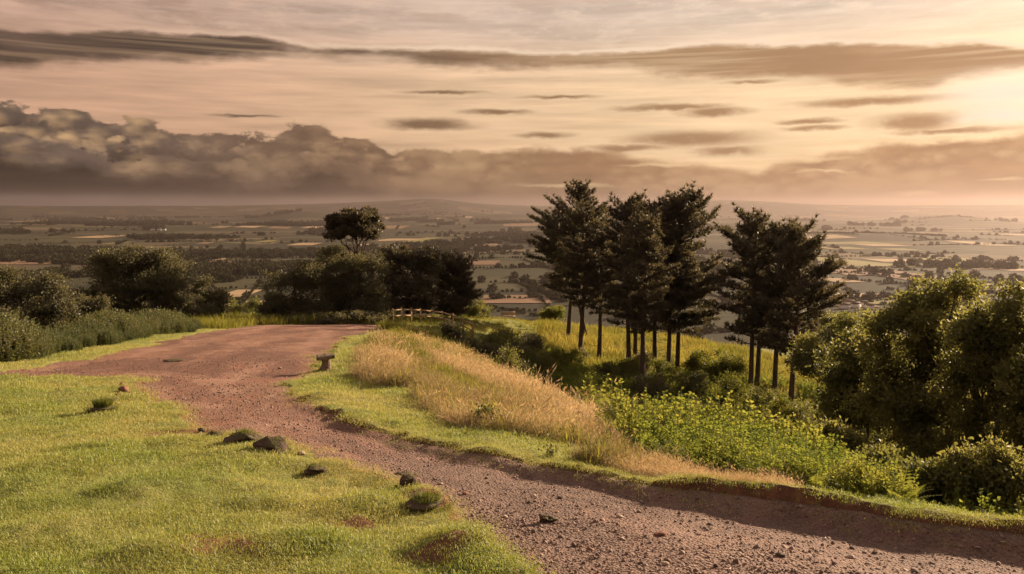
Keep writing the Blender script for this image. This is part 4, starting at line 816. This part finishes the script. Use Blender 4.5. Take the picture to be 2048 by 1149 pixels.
px_tree('sycamore_tree', 2120, 19, [(2110, 660, 85, 83), (2080, 760, 73, 94), (2130, 860, 85, 94), (2090, 960, 73, 83)], 'leafy tree cut off by the right edge, only its left side showing', group=G3, mat='broad', n=2200, per=16, leaf=.115, clump=.22, seed=422, trunk_r=.15, gap=.05)
px_tree('hazel_tree', 1735, 27, [(1740, 700, 63, 47), (1700, 730, 51, 53), (1760, 770, 67, 65), (1700, 800, 61, 65), (1740, 860, 73, 71), (1680, 770, 37, 35), (1790, 880, 61, 65)], 'lower leafy tree left of the two tall ones, dappled with light', group=G3, mat='gorse', n=4200, per=16, leaf=.115, boughs=16, clump=.25, seed=423, trunk_r=.12, stems=2, gap=.06)
px_tree('hazel_tree', 1660, 48, [(1650, 690, 48, 36), (1700, 670, 40, 34), (1640, 735, 44, 36), (1690, 730, 50, 40), (1610, 720, 30, 30)], 'sunlit round tree behind the right-hand pines', group=G3, mat='gorse', n=1900, per=16, leaf=.15, clump=.32, seed=424, trunk_r=.12, stems=2)
px_tree('hazel_tree', 1690, 70, [(1640, 650, 40, 24), (1700, 645, 46, 22), (1760, 640, 36, 26), (1720, 665, 60, 22)], 'far green treetops between the right-hand pines and the tall right tree', group=G3, mat='broad', n=1300, per=16, leaf=.2, clump=.4, seed=425, trunk_r=.14, stems=2)
px_tree('elder_shrub', 1655, 17, [(1640, 905, 48, 34), (1680, 890, 40, 34), (1620, 925, 34, 26), (1690, 930, 45, 32)], 'dark green bush beside the bracken at the right bank', 'shrub', G3, mat='broad', n=1100, per=20, leaf=.085, clump=.17, seed=426, trunk_r=.06, stems=4)
px_tree('elder_shrub', 1800, 12.5, [(1775, 965, 60, 40), (1845, 960, 60, 50), (1720, 985, 40, 30), (1890, 985, 55, 48)], 'leafy bush rising over the bank foot under the tall trees', 'shrub', G3, mat='gorse', n=1700, per=20, leaf=.075, clump=.16, seed=427, trunk_r=.05, stems=4)
px_tree('elder_shrub', 1985, 12, [(1950, 975, 50, 55), (2015, 970, 55, 65), (2080, 985, 50, 60)], 'leafy bush over the bank at the far right edge', 'shrub', G3, mat='broad', n=1100, per=20, leaf=.075, clump=.15, seed=428, trunk_r=.05, stems=4)

# ------------------------------------------------------------------ shrubs of the slope and gully
def shrub(px, t, w, h, label, seed, mat='gorse', n=None, leaf=.09, group='shrubs in the gully'):
    rr = np.random.default_rng(seed); x, y, z = at_t(px, t); B = [(0, 0, h*.55, w*.42, w*.42, h*.45)]
    for k in range(4):
        a = rr.uniform(0, 6.28); B.append((math.cos(a)*w*.28, math.sin(a)*w*.28, h*rr.uniform(.3, .7), w*rr.uniform(.2, .32), w*rr.uniform(.2, .32), h*rr.uniform(.22, .34)))
    return blob_tree('gorse_shrub', (x, y, z), B, label, 'shrub', group, mat=mat, n=n or int(80+110*w*h), per=14, leaf=leaf, clump=.10+.06*min(w, h), seed=seed, trunk_r=.05, stems=3, upright=.3)
shrub(905, 57, 1.7, 1.9, 'dark upright bush standing before the fence', 501, 'thorn', leaf=.12)
shrub(942, 53, 2.4, 1.5, 'dark bush at the head of the gully, right of the upright one', 502, 'thorn', leaf=.12)
shrub(1000, 57, 3.2, 2.4, 'bush with sunlit yellow green top at the head of the gully', 503, 'gorse', leaf=.12)
shrub(1013, 36, 1.15, 1.45, 'small solitary bush standing on the rim of the golden slope', 504, 'gorse', leaf=.10)
shrub(975, 11.2, .26, .36, 'tiny leafy sapling in the dry grass near the path', 505, 'gorse', 60, .06, None)
shrub(1002, 11.4, .20, .22, 'low tuft of leaves right of the tiny sapling in dry grass', 506, 'gorse', 40, .05, None)
shrub(1102, 9.0, .12, .13, 'very small seedling at the grassy path edge', 507, 'gorse', 20, .04, None)
shrub(1300, 34, 2.6, 2.4, 'bright yellow green bush with sun-tinted leaves at the foot of the middle pines', 508, 'frond2', leaf=.11)
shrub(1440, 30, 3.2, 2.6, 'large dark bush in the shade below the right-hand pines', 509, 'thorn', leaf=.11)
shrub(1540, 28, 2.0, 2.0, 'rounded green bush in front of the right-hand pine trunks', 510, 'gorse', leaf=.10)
shrub(1430, 66, 4.5, 3.6, 'sun-tinted olive bush between the middle and right-hand pines', 511, 'frond2', leaf=.16)
shrub(1060, 66, 2.2, 1.3, 'low dark scrub beside the pale seat on the spur', 512, 'thorn', leaf=.12)
shrub(960, 84, 3.0, 2.2, 'bush beyond the right end of the fence', 513, 'gorse', leaf=.13)
shrub(1105, 95, 3.2, 2.6, 'pale bush on the skyline of the spur left of the pines', 514, 'frond2', leaf=.16)
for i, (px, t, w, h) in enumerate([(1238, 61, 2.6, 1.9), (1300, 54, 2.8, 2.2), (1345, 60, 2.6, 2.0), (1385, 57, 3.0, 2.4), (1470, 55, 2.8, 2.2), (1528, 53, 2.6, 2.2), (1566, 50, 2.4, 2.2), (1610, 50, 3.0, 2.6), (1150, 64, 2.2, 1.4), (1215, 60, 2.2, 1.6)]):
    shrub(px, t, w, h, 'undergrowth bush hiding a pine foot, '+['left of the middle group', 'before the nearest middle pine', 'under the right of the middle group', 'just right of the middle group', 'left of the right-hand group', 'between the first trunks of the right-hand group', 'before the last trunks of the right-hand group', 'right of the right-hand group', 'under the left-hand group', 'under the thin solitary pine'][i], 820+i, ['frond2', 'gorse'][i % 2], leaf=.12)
rr = np.random.default_rng(77); k = 0
for i in range(200):
    px = rr.uniform(1010, 1660); ct = float(crest_t(px)); t = rr.uniform(max(ct+7, 34), 70) if i % 3 else rr.uniform(ct+6, 50)
    x, y, z = at_t(px, t); w = rr.uniform(1.0, 2.6)*np.interp(t, [20, 60], [.75, 1.2]); h = w*rr.uniform(.6, .95); sp = HY-F*(z+h)/t
    if sp > np.interp(px, [1000, 1100, 1300, 1500, 1700], [770, 805, 880, 935, 985]) or k >= 58 or (px < 1240 and t > 62 and rr.random() < .8): continue
    m = int(rr.integers(0, 4)); k += 1  # leaf material picked at random; any sunlit look is leaf colour
    lab = ['olive green', 'dark leaved', 'leafy green', 'sun-tinted yellow green'][m]+' bush '+('left of the pine trunks' if px < 1130 else 'below the left-hand pine group' if px < 1230 else 'around the foot of the middle pine group' if px < 1400 else 'between the middle and right-hand pines' if px < 1490 else 'around the foot of the right-hand pine group')+(', deep down' if t < 40 else '')
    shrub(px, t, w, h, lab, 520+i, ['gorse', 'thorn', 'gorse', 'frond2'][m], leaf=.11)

# ------------------------------------------------------------------ fence, seat, stones
def build_fence():
    pts = [(786, 62), (803, 63), (822, 64), (841, 64.8), (862, 65.3), (884, 65.5), (906, 65), (926, 64), (945, 63)]
    P = [np.array(at_t(*p)) for p in pts]; root = thing('rail_fence', tuple(P[0]), 'sunlit wooden post and rail fence curving behind the grassy crest', 'fence')
    for p in P:
        g = Geo(); g.quadbox((-.06, -.06, -.3), (.06, .06, 1.22+random.uniform(-.03, .05))); o = link('post', g.build('post', M['fence']), root, tuple(p-P[0])); o.rotation_euler = (random.uniform(-.03, .03), random.uniform(-.03, .03), random.uniform(0, .6))
    for a, b in zip(P[:-1], P[1:]):
        for hh in (.62, 1.08):
            d = b-a; L = np.linalg.norm(d); g = Geo(); g.quadbox((-.04, -.024, -.055), (L+.04, .024, .055)); o = link('rail', g.build('rail', M['fence']), root, tuple(a-P[0]+np.array([0, -.09, hh])))
            o.rotation_euler = (0, -math.asin(d[2]/L), math.atan2(d[1], d[0]))
build_fence()
def rock_mesh(name, seed, rx, ry, rz, mat, sub=4, rough=.35):
    bm = bmesh.new(); bmesh.ops.create_icosphere(bm, subdivisions=sub, radius=1); V = np.array([v.co for v in bm.verts]); T = np.array([[v.index for v in f.verts] for f in bm.faces]); bm.free()
    d = V.copy(); n = fbm(d[:, 0]*1.4+seed, d[:, 1]*1.4, d[:, 2]*1.4, o=4, seed=seed); pl = 1+rough*1.6*n
    rr = np.random.default_rng(seed)
    V = d*pl[:, None]
    for k in range(6):                                       # split faces
        q = unit(rr.normal(size=3)); lim = rr.uniform(.62, .9); s_ = V@q; V = V-np.where(s_ > lim, s_-lim, 0)[:, None]*q*.85
    return mesh(name, V*np.array([rx, ry, rz]), [T], mat, smooth=(sub > 3))
def rock(px, py, w, h, label, seed, mat='stone', name='boulder', cat='rock', sink=.42, on_path=False, rough=.55, depth=.8, group=None, rz=None, tufts=0, topg=.3, tall=1.0):
    x, y, z = ray(px, py); s = y/F; W, Hh = w*s*.5, h*s
    zz = float(path_h(np.array([x]), np.array([y]))[0]) if on_path else hz(x, y)
    o = link(name, rock_mesh(name, seed, W, W*depth, Hh/(1+sink)*.62+.004, M[mat], 4 if w > 24 else 2, rough), None, (x, y, zz+Hh*(.5-sink*.6))); o.rotation_euler = (0, 0, rz if rz is not None else random.uniform(-.4, .4))
    if tufts:
        rr = np.random.default_rng(seed); g = Geo(); n = tufts; a = rr.uniform(0, 6.28, n); q = np.where(rr.random(n) < topg, rr.uniform(0, .7, n), rr.uniform(.85, 1.25, n))
        b = np.stack([np.cos(a)*W*q, np.sin(a)*W*depth*q, np.where(q < .75, Hh*.42*np.sqrt(np.clip(1-q*q, 0, 1)), -Hh*(.5-sink*.6))-.01], 1)
        up = unit(np.stack([np.cos(a)*.5+rr.normal(size=n)*.3, np.sin(a)*.5+rr.normal(size=n)*.3, np.ones(n)], 1)); hh = rr.uniform(.03, .085, n)*tall
        g.needles(b, up, perp(up, rr), hh, .006*tall**.5, rr.uniform(.1, .8, n)); tag(link('grass', g.build('grass', M['moundgrass']), o), kind='stuff')
    return tag(o, label, cat, group)
rock(487, 886, 62, 36, 'grass flecked earth mound, left of the pair beside the path', 601, tufts=420, topg=.5, name='earth_mound', cat='mound')
rock(546, 908, 74, 42, 'dark brown earth mound, right of the pair beside the path', 602, tufts=260, topg=.1, name='earth_mound', cat='mound')
rock(628, 946, 46, 20, 'low weathered stone in the turf below the mound pair', 603, tufts=200, topg=.5)
rock(814, 984, 40, 29, 'upright dark stone at the grass edge, casting a shadow left', 604, tufts=220, topg=.05, sink=.15, depth=.7, rough=.3)
rock(852, 1022, 86, 26, 'long dark turf-covered hump, standing in for a shaded bank, just below the upright stone', 605, tufts=700, topg=.75, sink=.35, rough=.25)  # stone mesh used as a dark hump for the shaded bank
rock(1097, 1042, 34, 17, 'pointed grey stone lying in the middle of the path', 606, on_path=True, name='stone', cat='stone')
rock(808, 944, 36, 7, 'thin flat dark slab on the path above the upright stone', 607, on_path=True, name='stone', cat='stone')
rock(430, 874, 26, 12, 'small dark stone left of the mound pair', 608, tufts=90, topg=.1, name='stone', cat='stone')
rock(404, 866, 18, 9, 'small brown stone furthest left in the row by the path', 609, name='stone', cat='stone')
rock(603, 907, 20, 8, 'pale wedge of stone right of the mound pair', 610, 'pale', name='stone', cat='stone', rough=.5)
rock(584, 899, 12, 5, 'tiny pale chip of stone touching the right mound', 611, 'pale', name='stone', cat='stone')
rock(672, 921, 18, 8, 'small brown stone on the path margin above the low weathered stone', 612, name='stone', cat='stone')
rock(705, 930, 26, 8, 'flat reddish stone on the path margin left of the thin slab', 613, 'redstone', name='stone', cat='stone')
rock(248, 783, 22, 18, 'largest red stone of the little cairn in the left turf', 614, 'redstone', name='stone', cat='stone', group='little cairn of red stones')
rock(262, 790, 18, 13, 'red stone at the right side of the little cairn', 615, 'redstone', name='stone', cat='stone', group='little cairn of red stones')
rock(236, 797, 20, 14, 'red stone at the lower left of the little cairn', 616, 'redstone', name='stone', cat='stone', group='little cairn of red stones')
rock(222, 806, 22, 12, 'brown stone between the little cairn and the grassy tussock', 617, 'stone', name='stone', cat='stone', group='little cairn of red stones')
rock(243, 771, 14, 10, 'small red stone topmost in the line of the cairn', 618, 'redstone', name='stone', cat='stone', group='little cairn of red stones')
rock(345, 722, 34, 8, 'low turf clod lying in the far part of the path', 619, 'stone', name='earth_clod', cat='mound', on_path=True)
rock(560, 738, 9, 6, 'pale pebble alone on the red path left of the seat', 620, 'pale', name='stone', cat='stone', on_path=True)
rock(205, 829, 44, 17, 'grassy tussock with a long shadow in the left turf', 621, 'stone', tufts=900, topg=.8, tall=2.2, name='grass_tussock', cat='tussock', sink=.3)
for i, (px, py, w, h) in enumerate([(1240, 1022, 16, 6), (1322, 1067, 26, 9), (1560, 1110, 20, 8), (1010, 1035, 12, 5), (1180, 1100, 14, 6), (1420, 1020, 16, 6), (1700, 1090, 18, 7), (930, 985, 16, 5), (1060, 1000, 12, 5), (1330, 1130, 18, 8), (1480, 1060, 12, 5), (1830, 1120, 18, 8), (880, 960, 12, 5), (750, 935, 10, 4), (1120, 985, 12, 5)]):
    rock(px, py, w, h, ['pale', 'reddish', 'dark'][i % 3]+' loose stone on the gravel of the near path, '+('left of the pointed stone' if px < 1080 else 'just right of the pointed stone' if px < 1300 else 'towards the middle right' if px < 1600 else 'near the right edge'), 640+i, ['pale', 'redstone', 'stone'][i % 3], name='stone', cat='stone', on_path=True, group='loose stones on the near path', rough=.5)
def build_seat():
    x, y, z = ray(651, 742); s = y/F; z = hz(x, y); root = thing('stump_seat', (x, y, z), 'low weathered wooden stump seat with a flat top beside the path', 'seat')
    w = 32*s; h = 31*s; g = Geo(); q = np.linspace(-.1, h*.78, 7); f = np.clip(q/(h*.78), 0, 1)
    g.tube(np.stack([.02*np.sin(f*3), 0*f, q], 1), w*(.40-.13*np.sin(f*math.pi*.75)), 12); link('post', g.build('post', M['wood']), root)
    bm = bmesh.new(); bmesh.ops.create_cube(bm, size=1); bmesh.ops.bevel(bm, geom=bm.edges[:], offset=.09, segments=2, affect='EDGES')
    V = np.array([v.co for v in bm.verts])*np.array([w*1.12, w*.9, h*.24]); V += .012*np.stack([vnoise(V[:, 0]*9, V[:, 1]*9, V[:, 2]*9+k, k) for k in range(3)], 1)
    me = bpy.data.meshes.new('seat_slab'); bm.to_mesh(me); bm.free(); me.vertices.foreach_set('co', V.astype(np.float32).ravel()); me.materials.append(M['wood'])
    o = link('seat_slab', me, root, (0, 0, h*.84)); o.rotation_euler = (.03, -.07, .25)
build_seat()
def build_bench():
    x, y, z = at_t(1016, 88); root = thing('bench', (x, y, z), 'small pale bench standing on the sunlit spur beyond the gully', 'bench')
    g = Geo(); g.quadbox((-.8, -.2, .40), (.8, .22, .47)); link('seat', g.build('seat', M['pale']), root)
    g = Geo(); g.quadbox((-.8, .24, .55), (.8, .29, .95)); link('backrest', g.build('backrest', M['pale']), root)
    for sx in (-.65, .65): g = Geo(); g.quadbox((sx-.07, -.18, -.2), (sx+.07, .30, .395)); link('leg', g.build('leg', M['wood']), root)
    for sx in (-.65, .65): g = Geo(); g.quadbox((sx-.05, .295, .3), (sx+.05, .36, .92)); link('backrest_post', g.build('backrest_post', M['wood']), root)
build_bench()
# ------------------------------------------------------------------ white houses far out on the plain
def house(px, py, w, label, seed, group=None):
    rr = random.Random(seed); x, y, z = plain_ray(px, py); root = thing('farmhouse', (x, y, z), label, 'house', group); d = w*.6; h = w*.45
    g = Geo(); g.quadbox((-w/2, -d/2, -1), (w/2, d/2, h)); link('wall', g.build('wall', M['render']), root)
    g = Geo(); g.add([(-w*.55, -d*.6, h), (w*.55, -d*.6, h), (w*.55, d*.6, h), (-w*.55, d*.6, h), (-w*.55, 0, h+d*.45), (w*.55, 0, h+d*.45)], Q=[(0, 1, 5, 4), (2, 3, 4, 5), (3, 2, 1, 0)], T=[(0, 4, 3), (1, 2, 5)]); link('roof', g.build('roof', M['tile']), root)
    root.rotation_euler = (0, 0, rr.uniform(-.6, .6))
for i, px in enumerate((305, 318, 328)): house(px, 462, 26, ['leftmost', 'middle', 'rightmost'][i]+' of three tiny white buildings far out on the left plain', 700+i, 'three white buildings on the plain')
for i, (px, py) in enumerate([(1660, 580), (1672, 583), (1685, 579), (1700, 612), (1712, 616), (1690, 618), (1725, 613), (1668, 613), (1738, 619)]): house(px, py, 13, ['small house in the upper village row beyond the pines', 'small house in the lower village row beyond the pines'][py > 600], 710+i, 'village houses on the right plain')

# ------------------------------------------------------------------ tell look-alikes apart by their order across the view
def order_labels():
    seen = {}
    for o in scene.objects:
        if o.parent is None and 'category' in o: seen.setdefault(o['label'], []).append(o)
    names = ['leftmost', 'second from left', 'third from left', 'fourth from left', 'fifth from left', 'sixth from left', 'seventh from left', 'eighth from left', 'ninth from left']
    for lab, obs in seen.items():
        if len(obs) < 2: continue
        obs.sort(key=lambda o: o.location.x/o.location.y)
        for i, o in enumerate(obs): o['label'] = lab+', '+('rightmost' if i == len(obs)-1 else names[min(i, 8)])
order_labels()
